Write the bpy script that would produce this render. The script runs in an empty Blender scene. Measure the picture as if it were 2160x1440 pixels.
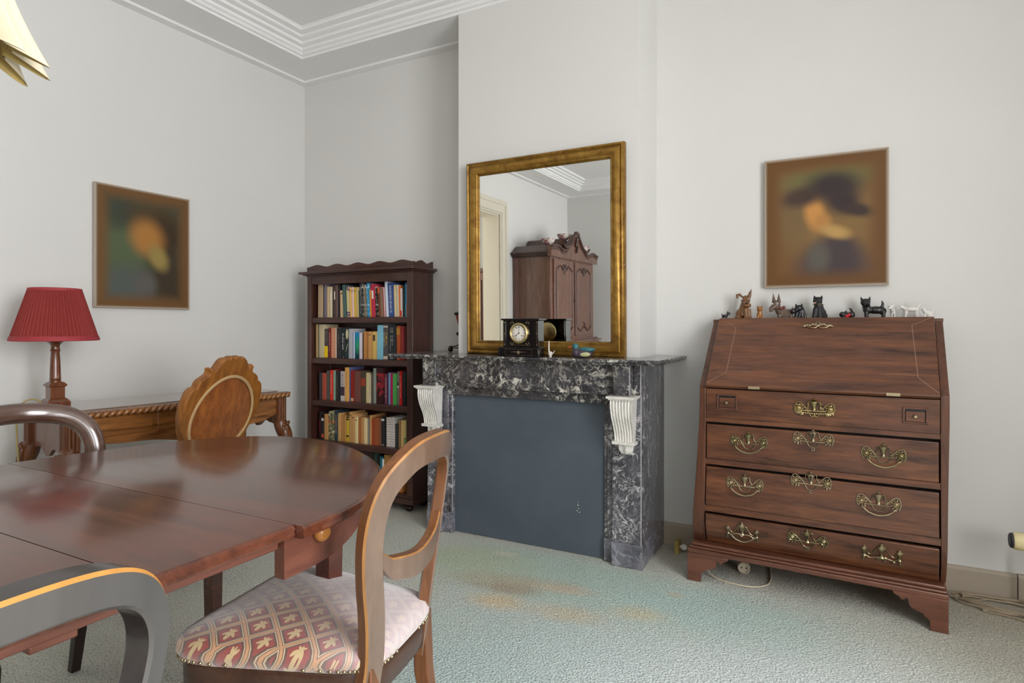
# dining room with fireplace, built object by object
import bpy, bmesh, math, random
from math import sin, cos, pi, radians, sqrt, atan2
from mathutils import Vector, Matrix
random.seed(7)
SC = bpy.context.scene
COL = SC.collection

# ------------------------------------------------------------------ mesh helpers
class MB:
    def __init__(s): s.v=[]; s.f=[]; s.m=[]
    def add(s, vs, fs, mi=0):
        o=len(s.v); s.v += [tuple(p) for p in vs]
        for f in fs: s.f.append(tuple(i+o for i in f)); s.m.append(mi)
        return o
    def box(s, x0,x1,y0,y1,z0,z1, mi=0):
        return s.add([(x0,y0,z0),(x1,y0,z0),(x1,y1,z0),(x0,y1,z0),(x0,y0,z1),(x1,y0,z1),(x1,y1,z1),(x0,y1,z1)],
              [(0,3,2,1),(4,5,6,7),(0,1,5,4),(1,2,6,5),(2,3,7,6),(3,0,4,7)], mi)
    def grid(s, rows, closed_u=False, closed_v=False, mi=0):
        nv=len(rows); nu=len(rows[0]); vs=[p for r in rows for p in r]; fs=[]
        for j in range(nv if closed_v else nv-1):
            for i in range(nu if closed_u else nu-1):
                a=j*nu+i; b=j*nu+(i+1)%nu; c=((j+1)%nv)*nu+(i+1)%nu; d=((j+1)%nv)*nu+i
                fs.append((a,b,c,d))
        return s.add(vs,fs,mi)
    def prism(s, pts, y0, y1, axis='y', mi=0):
        """closed outline pts (a,b) extruded along an axis: x:(a,b)->(t,a,b) y:(a,t,b) z:(a,b,t)"""
        def P(a,b,t): return {'x':(t,a,b),'y':(a,t,b),'z':(a,b,t)}[axis]
        n=len(pts); vs=[P(a,b,y0) for a,b in pts]+[P(a,b,y1) for a,b in pts]
        fs=[tuple(range(n)), tuple(range(2*n-1,n-1,-1))]
        for i in range(n): fs.append((i,n+i,n+(i+1)%n,(i+1)%n))
        return s.add(vs,fs,mi)
    def lathe(s, prof, c=(0,0,0), n=24, axis='z', mi=0, caps=True):
        def P(r,h,a):
            x,y=r*cos(a),r*sin(a)
            return {'z':(c[0]+x,c[1]+y,c[2]+h),'y':(c[0]+x,c[1]+h,c[2]+y),'x':(c[0]+h,c[1]+x,c[2]+y)}[axis]
        rows=[[P(r,h,2*pi*i/n) for i in range(n)] for r,h in prof]
        o=s.grid(rows,closed_u=True,mi=mi)
        if caps:
            if prof[0][0]>1e-5: s.f.append(tuple(o+i for i in range(n))); s.m.append(mi)
            if prof[-1][0]>1e-5: s.f.append(tuple(o+(len(prof)-1)*n+i for i in range(n))); s.m.append(mi)
    def tube(s, pts, r, n=8, closed=False, mi=0, flat=1.0):
        pts=[Vector(p) for p in pts]; N=len(pts)
        rs=r if isinstance(r,(list,tuple)) else [r]*N
        up=None; rows=[]
        for i,p in enumerate(pts):
            a=pts[(i-1)%N] if (closed or i>0) else p; b=pts[(i+1)%N] if (closed or i<N-1) else p
            t=(b-a); t = t.normalized() if t.length>1e-9 else Vector((0,0,1))
            if up is None:
                up=Vector((0,0,1)) if abs(t.z)<.9 else Vector((0,1,0))
            up=(up-t*up.dot(t)); up = up.normalized() if up.length>1e-6 else t.orthogonal().normalized()
            q=t.cross(up)
            rows.append([p+(q*cos(2*pi*k/n)+up*sin(2*pi*k/n)*flat)*rs[i] for k in range(n)])
        o=s.grid(rows,closed_u=True,closed_v=closed,mi=mi)
        if not closed:
            s.f.append(tuple(o+k for k in range(n))[::-1]); s.m.append(mi)
            s.f.append(tuple(o+(N-1)*n+k for k in range(n))); s.m.append(mi)
    def ell(s, c, r, n=14, m=9, rot=None, mi=0):
        if not isinstance(r,(list,tuple)): r=(r,r,r)
        R=rot if rot is not None else Matrix.Identity(3)
        rows=[]
        for j in range(m+1):
            th=pi*j/m; row=[]
            for i in range(n):
                ph=2*pi*i/n
                row.append(Vector(c)+R@Vector((r[0]*sin(th)*cos(ph),r[1]*sin(th)*sin(ph),r[2]*cos(th))))
            rows.append(row)
        s.grid(rows,closed_u=True,mi=mi)
    def sweep(s, rows, mi=0, mats=None, closed=False, cap=True):
        """rows: list of section loops (equal length, closed)"""
        n=len(rows[0]); N=len(rows); o=len(s.v)
        s.v += [tuple(p) for r in rows for p in r]
        for j in range(N if closed else N-1):
            for i in range(n):
                a=o+j*n+i; b=o+j*n+(i+1)%n; c=o+((j+1)%N)*n+(i+1)%n; d=o+((j+1)%N)*n+i
                s.f.append((a,b,c,d)); s.m.append(mats[i] if mats else mi)
        if cap and not closed:
            s.f.append(tuple(o+i for i in range(n))[::-1]); s.m.append(mi)
            s.f.append(tuple(o+(N-1)*n+i for i in range(n))); s.m.append(mi)
    def xf(s, M):
        s.v=[tuple(M@Vector(p)) for p in s.v]; return s
    def join(s, o, M=None):
        s.add([M@Vector(p) for p in o.v] if M is not None else o.v, o.f, 0)
        s.m[-len(o.m):]=o.m if o.m else []
        return s

def build(name, mb, mats, parent=None, smooth=35, bevel=0, label=None, doubles=True):
    me=bpy.data.meshes.new(name)
    me.from_pydata(mb.v,[],mb.f)
    if not isinstance(mats,(list,tuple)): mats=[mats]
    for m in mats: me.materials.append(m)
    if len(mats)>1:
        for p,i in zip(me.polygons,mb.m): p.material_index=i
    bm=bmesh.new(); bm.from_mesh(me)
    if doubles: bmesh.ops.remove_doubles(bm,verts=bm.verts,dist=1e-6)
    bmesh.ops.recalc_face_normals(bm,faces=bm.faces)
    bm.to_mesh(me); bm.free()
    if smooth:
        for p in me.polygons: p.use_smooth=True
        me.set_sharp_from_angle(angle=radians(smooth))
    o=bpy.data.objects.new(name,me); COL.objects.link(o)
    if parent is not None: o.parent=parent
    if label: o['label']=label
    if bevel:
        b=o.modifiers.new('bevel','BEVEL'); b.width=bevel; b.segments=2; b.limit_method='ANGLE'; b.angle_limit=radians(40)
        b.harden_normals=False
    return o
def thing(name,label,cat,loc=(0,0,0),rz=0,group=None):
    o=bpy.data.objects.new(name,None); COL.objects.link(o); o.location=loc; o.rotation_euler=(0,0,rz)
    o.empty_display_size=.05
    return tag(o,label,cat,group)
def tag(o,label,cat,group=None):
    o['label']=label; o['category']=cat
    if group: o['group']=group
    return o
def struct(name,mb,mat,smooth=35,**k):
    o=build(name,mb,mat,None,smooth,**k); o['kind']='structure'; return o
def text_mb(txt,size,depth=.0004):
    cu=bpy.data.curves.new('t','FONT'); cu.body=txt; cu.size=size; cu.extrude=depth; cu.align_x='CENTER'; cu.align_y='CENTER'; cu.resolution_u=2
    ob=bpy.data.objects.new('t',cu); COL.objects.link(ob)
    me=bpy.data.meshes.new_from_object(ob.evaluated_get(bpy.context.evaluated_depsgraph_get()))
    mb=MB(); mb.add([tuple(v.co) for v in me.vertices],[tuple(p.vertices) for p in me.polygons])
    bpy.data.objects.remove(ob); bpy.data.curves.remove(cu); bpy.data.meshes.remove(me)
    return mb
def spline(pts,n=8,closed=False):
    pts=[Vector(p) for p in pts]; N=len(pts); out=[]
    rng=range(N if closed else N-1)
    for i in rng:
        p0=pts[(i-1)%N] if (closed or i>0) else pts[i]*2-pts[i+1]
        p1=pts[i]; p2=pts[(i+1)%N]; p3=pts[(i+2)%N] if (closed or i<N-2) else p2*2-p1
        for k in range(n):
            t=k/n; out.append(.5*((2*p1)+(p2-p0)*t+(2*p0-5*p1+4*p2-p3)*t*t+(3*p1-p0-3*p2+p3)*t**3))
    if not closed: out.append(pts[-1])
    return out
def sp2(pts,n=6,closed=False):
    return [(p.x,p.y) for p in spline([(a,b,0) for a,b in pts],n,closed)]

# ------------------------------------------------------------------ materials
def lin(h):
    h=h.lstrip('#'); c=[int(h[i:i+2],16)/255 for i in (0,2,4)]
    return tuple((x/12.92 if x<=.04045 else ((x+.055)/1.055)**2.4) for x in c)+(1,)
class NT:
    def __init__(s,name,rough=.5,coat=0,spec=.5,metal=0,sheen=0):
        s.mat=bpy.data.materials.new(name); s.mat.use_nodes=True; s.t=s.mat.node_tree; s.n=s.t.nodes; s.l=s.t.links
        s.b=s.n['Principled BSDF']; s.b.inputs['Roughness'].default_value=rough
        s.b.inputs['Coat Weight'].default_value=coat; s.b.inputs['Coat Roughness'].default_value=.12
        s.b.inputs['Specular IOR Level'].default_value=spec; s.b.inputs['Metallic'].default_value=metal
        s.b.inputs['Sheen Weight'].default_value=sheen
    def node(s,t,**k):
        n=s.n.new(t)
        for a,b in k.items(): setattr(n,a,b)
        return n
    def set(s,sock,val):
        if hasattr(val,'is_output') or isinstance(val,bpy.types.NodeSocket): s.l.new(val,sock)
        else: sock.default_value=val
    def coord(s,scale=(1,1,1),rot=(0,0,0),loc=(0,0,0),kind='Object'):
        tc=s.node('ShaderNodeTexCoord'); mp=s.node('ShaderNodeMapping'); s.l.new(tc.outputs[kind],mp.inputs[0])
        mp.inputs['Scale'].default_value=scale; mp.inputs['Rotation'].default_value=rot; mp.inputs['Location'].default_value=loc
        return mp.outputs[0]
    def noise(s,vec,scale=5,detail=4,rough=.5,dist=0,out=0):
        n=s.node('ShaderNodeTexNoise'); s.l.new(vec,n.inputs['Vector']); n.inputs['Scale'].default_value=scale
        n.inputs['Detail'].default_value=detail; n.inputs['Roughness'].default_value=rough; n.inputs['Distortion'].default_value=dist
        return n.outputs[out]
    def vor(s,vec,scale=5,feature='F1'):
        n=s.node('ShaderNodeTexVoronoi',feature=feature); s.l.new(vec,n.inputs['Vector']); n.inputs['Scale'].default_value=scale
        return n.outputs[0]
    def ramp(s,fac,stops,interp='LINEAR'):
        n=s.node('ShaderNodeValToRGB'); s.set(n.inputs[0],fac); r=n.color_ramp; r.interpolation=interp
        while len(r.elements)<len(stops): r.elements.new(.5)
        for e,(p,c) in zip(r.elements,stops):
            e.position=p; e.color=lin(c) if isinstance(c,str) else (c,c,c,1)
        return n.outputs[0]
    def mix(s,fac,a,b,mode='MIX'):
        n=s.node('ShaderNodeMix',data_type='RGBA',blend_type=mode)
        s.set(n.inputs[0],fac)
        for k,v in ((6,a),(7,b)):
            s.set(n.inputs[k], lin(v) if isinstance(v,str) else v)
        return n.outputs[2]
    def m(s,op,a,b=0,c=0):
        n=s.node('ShaderNodeMath',operation=op)
        for k,v in enumerate((a,b,c)): s.set(n.inputs[k],v)
        return n.outputs[0]
    def sep(s,vec):
        n=s.node('ShaderNodeSeparateXYZ'); s.l.new(vec,n.inputs[0]); return n.outputs
    def base(s,c): s.set(s.b.inputs['Base Color'], lin(c) if isinstance(c,str) else c); return s
    def bump(s,h,strength=.2,dist=.01):
        n=s.node('ShaderNodeBump'); n.inputs['Strength'].default_value=strength; n.inputs['Distance'].default_value=dist
        s.l.new(h,n.inputs['Height']); s.l.new(n.outputs[0],s.b.inputs['Normal']); return s

def plain(name,c,rough=.5,metal=0,coat=0,var=.12,scale=12,bump=0,sheen=0,spec=.5):
    t=NT(name,rough,coat,spec,metal,sheen); v=t.coord()
    n=t.noise(v,scale,4)
    col=lin(c); d=tuple(x*(1-var) for x in col[:3])+(1,); l=tuple(min(1,x*(1+var)) for x in col[:3])+(1,)
    t.base(t.mix(n,d,l))
    if bump: t.bump(t.noise(v,scale*8,3),bump,.002)
    return t.mat
def wood(name,dark,light,axis='x',rough=.35,coat=.0,scale=1.0,worn=None,spec=.5,contrast=(.3,.7)):
    t=NT(name,rough,coat,spec)
    st={'x':(1,9,9),'y':(9,1,9),'z':(9,9,1)}[axis]
    v=t.coord(tuple(k*scale for k in st))
    n1=t.noise(v,2.2,7,.6,.9); n2=t.noise(v,9,5,.65,.3)
    f=t.m('ADD',t.m('MULTIPLY',n1,.7),t.m('MULTIPLY',n2,.3))
    c=t.ramp(f,[(contrast[0],dark),(contrast[1],light)])
    if worn:
        v2=t.coord((1,1,1)); w=t.ramp(t.noise(v2,3.5,5,.6),[(.52,0.0),(.72,1.0)])
        c=t.mix(t.m('MULTIPLY',w,.6),c,worn)
    t.base(c); t.bump(n2,.06,.002)
    rr=t.m('ADD',t.m('MULTIPLY',n1,.15),rough-.07); t.set(t.b.inputs['Roughness'],rr)
    return t.mat

M={}
def wall_mat(name,c,c2):
    t=NT(name,.85,0,.25); v=t.coord()
    n=t.noise(v,1.3,4,.5); t.base(t.mix(n,c,c2)); t.bump(t.noise(v,35,4),.05,.003); return t.mat
M['wall']=wall_mat('wall plaster','D1D0CD','D8D7D4')
M['ceil']=wall_mat('ceiling paint','E6E6E5','EAEAE9')
M['cornice']=wall_mat('cornice plaster','E4E4E3','E9E9E8')
M['skirt']=plain('beige skirting paint','A79B8B',.6,var=.06,scale=5)
M['door']=plain('cream door paint','CFC8B8',.5,var=.04)
M['mahog']=wood('red mahogany','2A110A','6E3A25','x',.24,.5,.9,contrast=(.25,.75))
M['mahogy']=wood('red mahogany lengthwise','3A1811','6E3A28','y',.22,.4,.9)
M['apron']=wood('dull mahogany','4A2820','7A4836','y',.45,.1,1)
M['shelfw']=wood('dark stained bookcase wood','27140F','553128','x',.35,.3,1.2)
M['shelfz']=wood('dark stained bookcase upright','27140F','553128','z',.35,.3,1.2)
M['bureau']=wood('brown oak bureau','311810','794A2D','x',.34,.3,1.3,worn='6A4234',contrast=(.34,.68))
M['bureauz']=wood('brown oak upright','311810','6A3F28','z',.34,.3,1.1)
M['bureaub']=wood('reddish bureau base','44261A','7A4C38','x',.38,.25,1.1)
M['walnut']=wood('walnut desk','4A2812','9C6632','x',.28,.35,1.4)
M['walnutz']=wood('walnut desk upright','3A1C0C','7A4826','z',.3,.3,1.4)
M['desktop']=wood('desk top','6A5347','8A7464','x',.16,.6,1.2)
M['golden']=wood('golden carved walnut','5F340F','A06526','z',.35,.2,1.3)
M['chairw']=wood('chair frame with painted sheen','50392B','846A58','z',.33,.7,1.2,spec=.8,contrast=(.2,.8))  # pale reflected sheen of the chair back put into the wood colour
for k_ in ('chairw',): 
    b_=M[k_].node_tree.nodes['Principled BSDF']; b_.inputs['Coat Weight'].default_value=1; b_.inputs['Coat IOR'].default_value=1.8; b_.inputs['Coat Roughness'].default_value=.3
M['chairl']=wood('light worn chair edge','7E5228','AC7C46','z',.4,.1,1.2)
M['chairr']=wood('dark chair seat rail','2E1A12','4E3222','x',.35,.3,1.2)
M['chairs']=wood('orange brown chair side','4E2B16','84522A','z',.35,.25,1.2)
M['chaird']=wood('dark chair frame','33302F','524E4C','z',.38,.6,.6,spec=.9,contrast=(.1,.9))  # grey reflection on the rear face is part of this wood colour
M['chaire']=wood('dark chair top','221E1D','3A3432','x',.3,.3,1.2)
M['orange']=plain('rubbed orange edge','B8813E',.45,scale=40,var=.25)
M['hoop']=wood('dark polished hoop chair','3E2820','5C4236','x',.22,.7,1.2,spec=.8)
M['leg']=wood('dark leg','170C09','2C1813','z',.4,.1)
M['cab']=wood('tall cabinet wood','4A2C20','7C5444','z',.22,.45,1.0)
M['cabd']=wood('carved cabinet wood','2C1711','4A2A1F','y',.35,.3,1.0)
M['lampw']=wood('lamp column wood','4A2415','7C4A2E','z',.25,.4,2)
M['brass']=plain('aged brass','A39876',.32,1,var=.25,scale=40)
M['brassd']=plain('dull pale brass','B0A184',.4,1,var=.25,scale=40)
M['gilt']=plain('gold','B9A678',.25,1,var=.1)
M['black']=plain('matt black','0B0B0C',.5)
M['slate']=plain('polished black slate','0D0D10',.1,var=.3,coat=.4)
M['cream']=plain('cream ceramic','DCD6CC',.3,var=.03)
M['white']=plain('white porcelain','D9D6D0',.25,var=.03)
M['red']=None
def marble(name,base,vein,dens=1.0,light='8C8A88',amt=.6,st=(1,1,1)):
    t=NT(name,.2,.3); v=t.coord(st)
    d=t.noise(v,6,3,.5,0,1)
    vv=t.node('ShaderNodeVectorMath',operation='MULTIPLY_ADD'); t.l.new(d,vv.inputs[0]); vv.inputs[1].default_value=(.12,.12,.12); t.l.new(v,vv.inputs[2])
    w=vv.outputs[0]
    patch=t.ramp(t.noise(v,7*dens,4,.55,.6),[(.40,0.0),(.60,1.0)])
    n1=t.noise(w,24*dens,6,.68,.7); f1=t.ramp(n1,[(.545,0.0),(.60,1.0)])
    n2=t.noise(w,12*dens,5,.62,.8); a=t.m('ABSOLUTE',t.m('SUBTRACT',n2,.5)); f2=t.ramp(a,[(.0,1.0),(.012,.6),(.024,0.0)])
    n3=t.noise(w,60*dens,4,.65,.5); f3=t.ramp(n3,[(.58,0.0),(.68,1.0)])
    f=t.m('MULTIPLY',f1,t.m('ADD',t.m('MULTIPLY',patch,amt),.06)); f=t.m('MAXIMUM',f,t.m('MULTIPLY',f2,t.m('ADD',t.m('MULTIPLY',patch,.5),.12)))
    f=t.m('MAXIMUM',f,t.m('MULTIPLY',f3,t.m('ADD',t.m('MULTIPLY',patch,.35),.2)))
    ground=t.ramp(t.noise(w,9,6,.65),[(.3,base),(.75,light)])
    t.base(t.mix(f,ground,vein)); return t.mat
M['marble']=marble('black veined marble','242326','CFCBC0',1.0,'57565A',1.0)
M['marblej']=marble('white flecked grey marble','2C2B30','CBC9CA',1.3,'66656C',.9)
M['marbleg']=marble('grey veined marble side','3A393E','BDBCBE',1.2,'66656B',.5,(1,1,.35))
M['plinth']=marble('grey marble plinth','46454E','B4B3BA',.6,'86858F',.5)
M['edge']=plain('chipped pale marble edge','A6A5AA',.4,var=.3,scale=60)
def carrara():
    t=NT('white carrara marble',.35,.1); v=t.coord()
    a=t.m('ABSOLUTE',t.m('SUBTRACT',t.noise(v,9,6,.6,1.5),.5))
    t.base(t.ramp(a,[(0,'CBC8C2'),(.05,'D9D6CF'),(.2,'DEDBD4')])); return t.mat
M['carrara']=carrara()
def board():
    t=NT('blue grey painted board',.42,0,.4); v=t.coord()
    n=t.noise(v,2.5,6,.6); sp=t.ramp(t.noise(v,90,2,.4),[(.78,0.0),(.8,1.0)])
    c=t.ramp(n,[(.3,'4B545D'),(.7,'565F69')]); t.base(t.mix(t.m('MULTIPLY',sp,.25),c,'9AA0A4')); return t.mat
M['board']=board()
def carpet():
    t=NT('mottled carpet',.95,0,.1,0,.15); v=t.coord()
    x,y,z=t.sep(v)
    def blob(cx,cy,rx,ry,rot=0.0,soft=.6,warp=.5):
        dx=t.m('SUBTRACT',x,cx); dy=t.m('SUBTRACT',y,cy)
        u=t.m('ADD',t.m('MULTIPLY',dx,cos(rot)/rx),t.m('MULTIPLY',dy,sin(rot)/rx))
        w=t.m('ADD',t.m('MULTIPLY',dx,-sin(rot)/ry),t.m('MULTIPLY',dy,cos(rot)/ry))
        r=t.m('SQRT',t.m('ADD',t.m('MULTIPLY',u,u),t.m('MULTIPLY',w,w)))
        r=t.m('ADD',r,t.m('MULTIPLY',t.m('SUBTRACT',N,.5),warp))
        mr=t.node('ShaderNodeMapRange',interpolation_type='SMOOTHSTEP'); t.l.new(r,mr.inputs[0])
        mr.inputs[1].default_value=1-soft; mr.inputs[2].default_value=1+soft*.5; mr.inputs[3].default_value=1; mr.inputs[4].default_value=0
        return mr.outputs[0]
    N=t.noise(v,5,4,.55)
    base=t.mix(t.noise(v,2.2,4),'C4C7BB','D2D4CA')
    def put(col,b,amt): return t.mix(t.m('MULTIPLY',b,amt),c,col)
    c=base
    c=put('BCD0CE',blob(-.75,1.75,1.0,.62,.15,.7,.6),.9)
    c=put('D8E1E1',blob(-.15,1.95,.75,.5,.3,.8,.5),.9)  # bright sheen of light on the pile, painted in
    c=put('B4CBBF',blob(-1.15,2.5,.75,.30,.06,.6,.6),.9)
    c=put('B9D2CD',blob(-.45,2.48,.5,.26,.05,.7,.6),.85)
    c=put('BEC6A4',blob(-1.55,2.5,.34,.2,.05,.7,.6),.7)
    c=put('BEB294',blob(-1.28,2.36,.30,.09,.25,.8,1.0),.7)
    c=put('A88E74',blob(-1.25,2.29,.16,.06,.2,.95,1.2),.6)
    c=put('DCC8A2',blob(-1.225,2.17,.13,.075,.1,.8,.6),.85)
    c=put('D2BEA4',blob(-1.03,2.40,.16,.05,.15,.9,1.0),.7)
    c=put('D4C4A4',blob(-.94,2.20,.17,.07,.2,.9,1.1),.65)
    c=put('D8CCA6',blob(-.68,2.33,.12,.07,.2,.9,.9),.65)
    c=put('CEC2A0',blob(-.60,2.57,.04,.03,.0,.9,.5),.6)
    c=put('E0DCC4',blob(-1.44,2.64,.06,.03,.1,.8,.5),.6)
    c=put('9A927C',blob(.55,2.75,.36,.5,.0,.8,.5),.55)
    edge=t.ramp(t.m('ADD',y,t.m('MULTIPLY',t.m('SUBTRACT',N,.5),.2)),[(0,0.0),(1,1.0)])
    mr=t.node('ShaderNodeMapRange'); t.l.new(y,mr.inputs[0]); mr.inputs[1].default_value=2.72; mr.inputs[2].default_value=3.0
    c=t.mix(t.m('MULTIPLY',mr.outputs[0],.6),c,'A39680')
    fib=t.noise(v,165,2,.5); fib2=t.vor(v,120)
    c=t.mix(t.ramp(fib,[(.36,.9),(.52,0.0)]),c,t.mix(.6,c,'4A4842'))
    t.base(c); t.bump(t.m('ADD',fib,t.m('MULTIPLY',fib2,.9)),.6,.008); return t.mat
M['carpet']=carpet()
def gilded():
    t=NT('worn gilded frame',.38,0,.5,.6); v=t.coord()
    n=t.noise(v,14,6,.65,.5); c=t.ramp(n,[(.25,'58380F'),(.5,'8F6A2A'),(.75,'B08C44')])
    chip=t.ramp(t.noise(v,26,3,.5),[(.74,0.0),(.76,1.0)])
    t.base(t.mix(chip,c,'D9CDB8')); t.set(t.b.inputs['Metallic'],t.m('MULTIPLY',t.m('SUBTRACT',1.0,chip),.6)); return t.mat
M['gilded']=gilded()
def mirror_m():
    t=NT('mirror glass',.012,0,.5,1); t.base((.86,.87,.86,1)); return t.mat
M['mirror']=mirror_m()
def glass_m():
    mt=bpy.data.materials.new('window glass'); mt.use_nodes=True; n=mt.node_tree.nodes; l=mt.node_tree.links; n.clear()
    o=n.new('ShaderNodeOutputMaterial'); a=n.new('ShaderNodeBsdfTransparent'); g=n.new('ShaderNodeBsdfGlossy'); g.inputs['Roughness'].default_value=.02
    mx=n.new('ShaderNodeMixShader'); mx.inputs[0].default_value=.06; l.new(a.outputs[0],mx.inputs[1]); l.new(g.outputs[0],mx.inputs[2]); l.new(mx.outputs[0],o.inputs[0]); return mt
M['glass']=glass_m()
def seat_fabric():
    t=NT('diamond lattice seat fabric',.45,0,1.0,0,.8); t.b.inputs['Sheen Roughness'].default_value=.45
    v=t.coord(); x,y,z=t.sep(v)
    k=1/.06
    p=t.m('MULTIPLY',t.m('ADD',x,t.m('MULTIPLY',y,.80)),k*.86); q=t.m('MULTIPLY',t.m('SUBTRACT',x,t.m('MULTIPLY',y,.80)),k*.86)
    p=t.m('SUBTRACT',p,t.m('MULTIPLY',z,6)); q=t.m('ADD',q,t.m('MULTIPLY',z,6))
    fp=t.m('SUBTRACT',t.m('FRACT',p),.5); fq=t.m('SUBTRACT',t.m('FRACT',q),.5)
    ap=t.m('ABSOLUTE',fp); aq=t.m('ABSOLUTE',fq); e=t.m('MAXIMUM',ap,aq)
    U=t.m('MULTIPLY',t.m('ADD',fp,fq),.7071); W=t.m('MULTIPLY',t.m('SUBTRACT',fp,fq),.7071)   # along / across
    def el(cx,cy,rx,ry,ang):
        du=t.m('SUBTRACT',U,cx); dw=t.m('SUBTRACT',W,cy)
        a=t.m('ADD',t.m('MULTIPLY',du,cos(ang)/rx),t.m('MULTIPLY',dw,sin(ang)/rx)); b=t.m('ADD',t.m('MULTIPLY',du,-sin(ang)/ry),t.m('MULTIPLY',dw,cos(ang)/ry))
        return t.m('LESS_THAN',t.m('ADD',t.m('MULTIPLY',a,a),t.m('MULTIPLY',b,b)),1.0)
    fl=el(.1,0,.2,.085,0)
    for s in (1,-1):
        fl=t.m('MAXIMUM',fl,el(.0,.13*s,.15,.06,.75*s)); fl=t.m('MAXIMUM',fl,el(-.17,.08*s,.1,.045,-.7*s))
    fl=t.m('MAXIMUM',fl,el(-.2,0,.09,.035,0))
    c=t.mix(t.m('GREATER_THAN',e,.33),'9A4E48','655048')
    c=t.mix(t.m('LESS_THAN',t.m('ADD',t.m('MULTIPLY',U,U),t.m('MULTIPLY',W,W)),.035),c,'8E4440')
    c=t.mix(fl,c,'CDB384')
    band=t.m('GREATER_THAN',e,.37)
    line=t.m('GREATER_THAN',t.m('SINE',t.m('MULTIPLY',e,95)),-.2)
    c=t.mix(band,c,t.mix(line,'6E5A4A','CDB596'))
    c=t.mix(t.m('GREATER_THAN',e,.455),c,'CB9A72')
    n=t.noise(v,300,2); c=t.mix(t.m('MULTIPLY',n,.15),c,'4A3A34')
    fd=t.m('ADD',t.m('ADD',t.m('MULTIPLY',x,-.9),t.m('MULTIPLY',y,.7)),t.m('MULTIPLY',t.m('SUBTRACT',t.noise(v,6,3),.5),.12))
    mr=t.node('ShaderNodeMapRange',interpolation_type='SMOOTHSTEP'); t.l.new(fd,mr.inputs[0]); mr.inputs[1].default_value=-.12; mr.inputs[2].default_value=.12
    c=t.mix(t.m('MULTIPLY',mr.outputs[0],.72),c,'D2C8CC')     # pale window glare on this side, painted into the cloth colour
    t.base(c); t.bump(n,.15,.001); return t.mat
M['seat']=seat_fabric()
def velvet(name,c,d):
    t=NT(name,.85,0,.2,0,.12); v=t.coord((1,1,.35)); n=t.noise(v,38,5,.7); t.base(t.ramp(n,[(.3,d),(.7,c)])); t.bump(n,.1,.002); return t.mat
M['velvet']=velvet('brown velvet','96571F','683410')
M['darkseat']=velvet('dark seat cloth','2A2422','161211')
M['gimp']=plain('beige gimp braid','A98A60',.8,bump=.4,scale=30)
M['shade']=plain('red pleated silk','84302D',.8,var=.1,scale=60,spec=.25)
M['shadein']=plain('pale shade lining','C9C5B8',.8,var=.03)
def pend():
    t=NT('cream pendant silk',.8,0,.2,0,.2); v=t.coord((3,3,1)); n=t.noise(v,6,5,.6)
    c=t.ramp(n,[(.3,'C9BEA2'),(.7,'D6CCB4')])
    t.base(c); t.b.inputs['Transmission Weight'].default_value=0
    return t.mat
M['pend']=pend()
M['pendin']=plain('yellowed silk lining','B8A060',.8,var=.15,scale=10)
WE1,WE2,EXPO=190,85,0.0
# ================================================================== ROOM
XL,XR,YB,YR,ZC=-3.378,1.75,3.17,-2.35,2.98
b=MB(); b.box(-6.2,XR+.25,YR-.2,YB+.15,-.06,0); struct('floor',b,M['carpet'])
b=MB(); b.box(-6.2,XR+.25,YR-.2,YB+.15,ZC,ZC+.1); struct('ceiling',b,M['ceil'])
b=MB(); b.box(XL-.2,XR+.25,YB,YB+.15,0,ZC); struct('wall_back',b,M['wall'])
b=MB(); b.box(-1.864,-.835,2.862,YB,0,2.90); struct('wall_chimney',b,M['wall'])
DY0,DY1,DZ=-.36,.54,2.33
b=MB(); b.box(XL-.2,XL,DY1,YB,0,ZC); b.box(XL-.2,XL,YR,DY0,0,ZC); b.box(XL-.2,XL,DY0,DY1,DZ,ZC); struct('wall_left',b,M['wall'])
b=MB(); b.box(-6.2,XR+.25,YR-.15,YR,0,ZC); struct('wall_rear',b,M['wall'])
WIN=[(-.40,1.10),(-2.15,-.95)]; WZ0,WZ1=.55,2.6
b=MB(); ys=[YR]+[w for p in sorted(WIN) for w in p]+[YB]
for i in range(0,len(ys),2): b.box(XR,XR+.22,ys[i],ys[i+1],0,ZC)
for a,c in WIN: b.box(XR,XR+.22,a,c,0,WZ0); b.box(XR,XR+.22,a,c,WZ1,ZC)
struct('wall_right',b,M['wall'])
# hall beyond the door on the left
b=MB(); b.box(-6.2,-6.05,YR,YB,0,ZC); struct('wall_hall',b,M['wall'])
b=MB(); b.box(-6.05,XL-.2,2.2,2.3,0,ZC); struct('wall_hall_end',b,M['wall'])
for i,(a,c) in enumerate(WIN):
    f=MB(); x0,x1=XR+.08,XR+.14
    f.box(x0,x1,a,a+.06,WZ0,WZ1); f.box(x0,x1,c-.06,c,WZ0,WZ1); f.box(x0,x1,a+.06,c-.06,WZ0,WZ0+.07); f.box(x0,x1,a+.06,c-.06,WZ1-.06,WZ1)
    f.box(x0+.005,x1-.005,(a+c)/2-.025,(a+c)/2+.025,WZ0+.07,WZ1-.06); f.box(x0+.005,x1-.005,a+.06,c-.06,1.86,1.91)
    w=struct('window_%d'%(i+1),f,M['door'])
    g=MB(); g.box(XR+.108,XR+.112,a+.05,c-.05,WZ0+.05,WZ1-.05); build('pane',g,M['glass'],w)
    s=MB(); s.box(XR-.06,XR+.08,a-.05,c+.05,WZ0-.035,WZ0); build('sill',s,M['door'],w)
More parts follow.
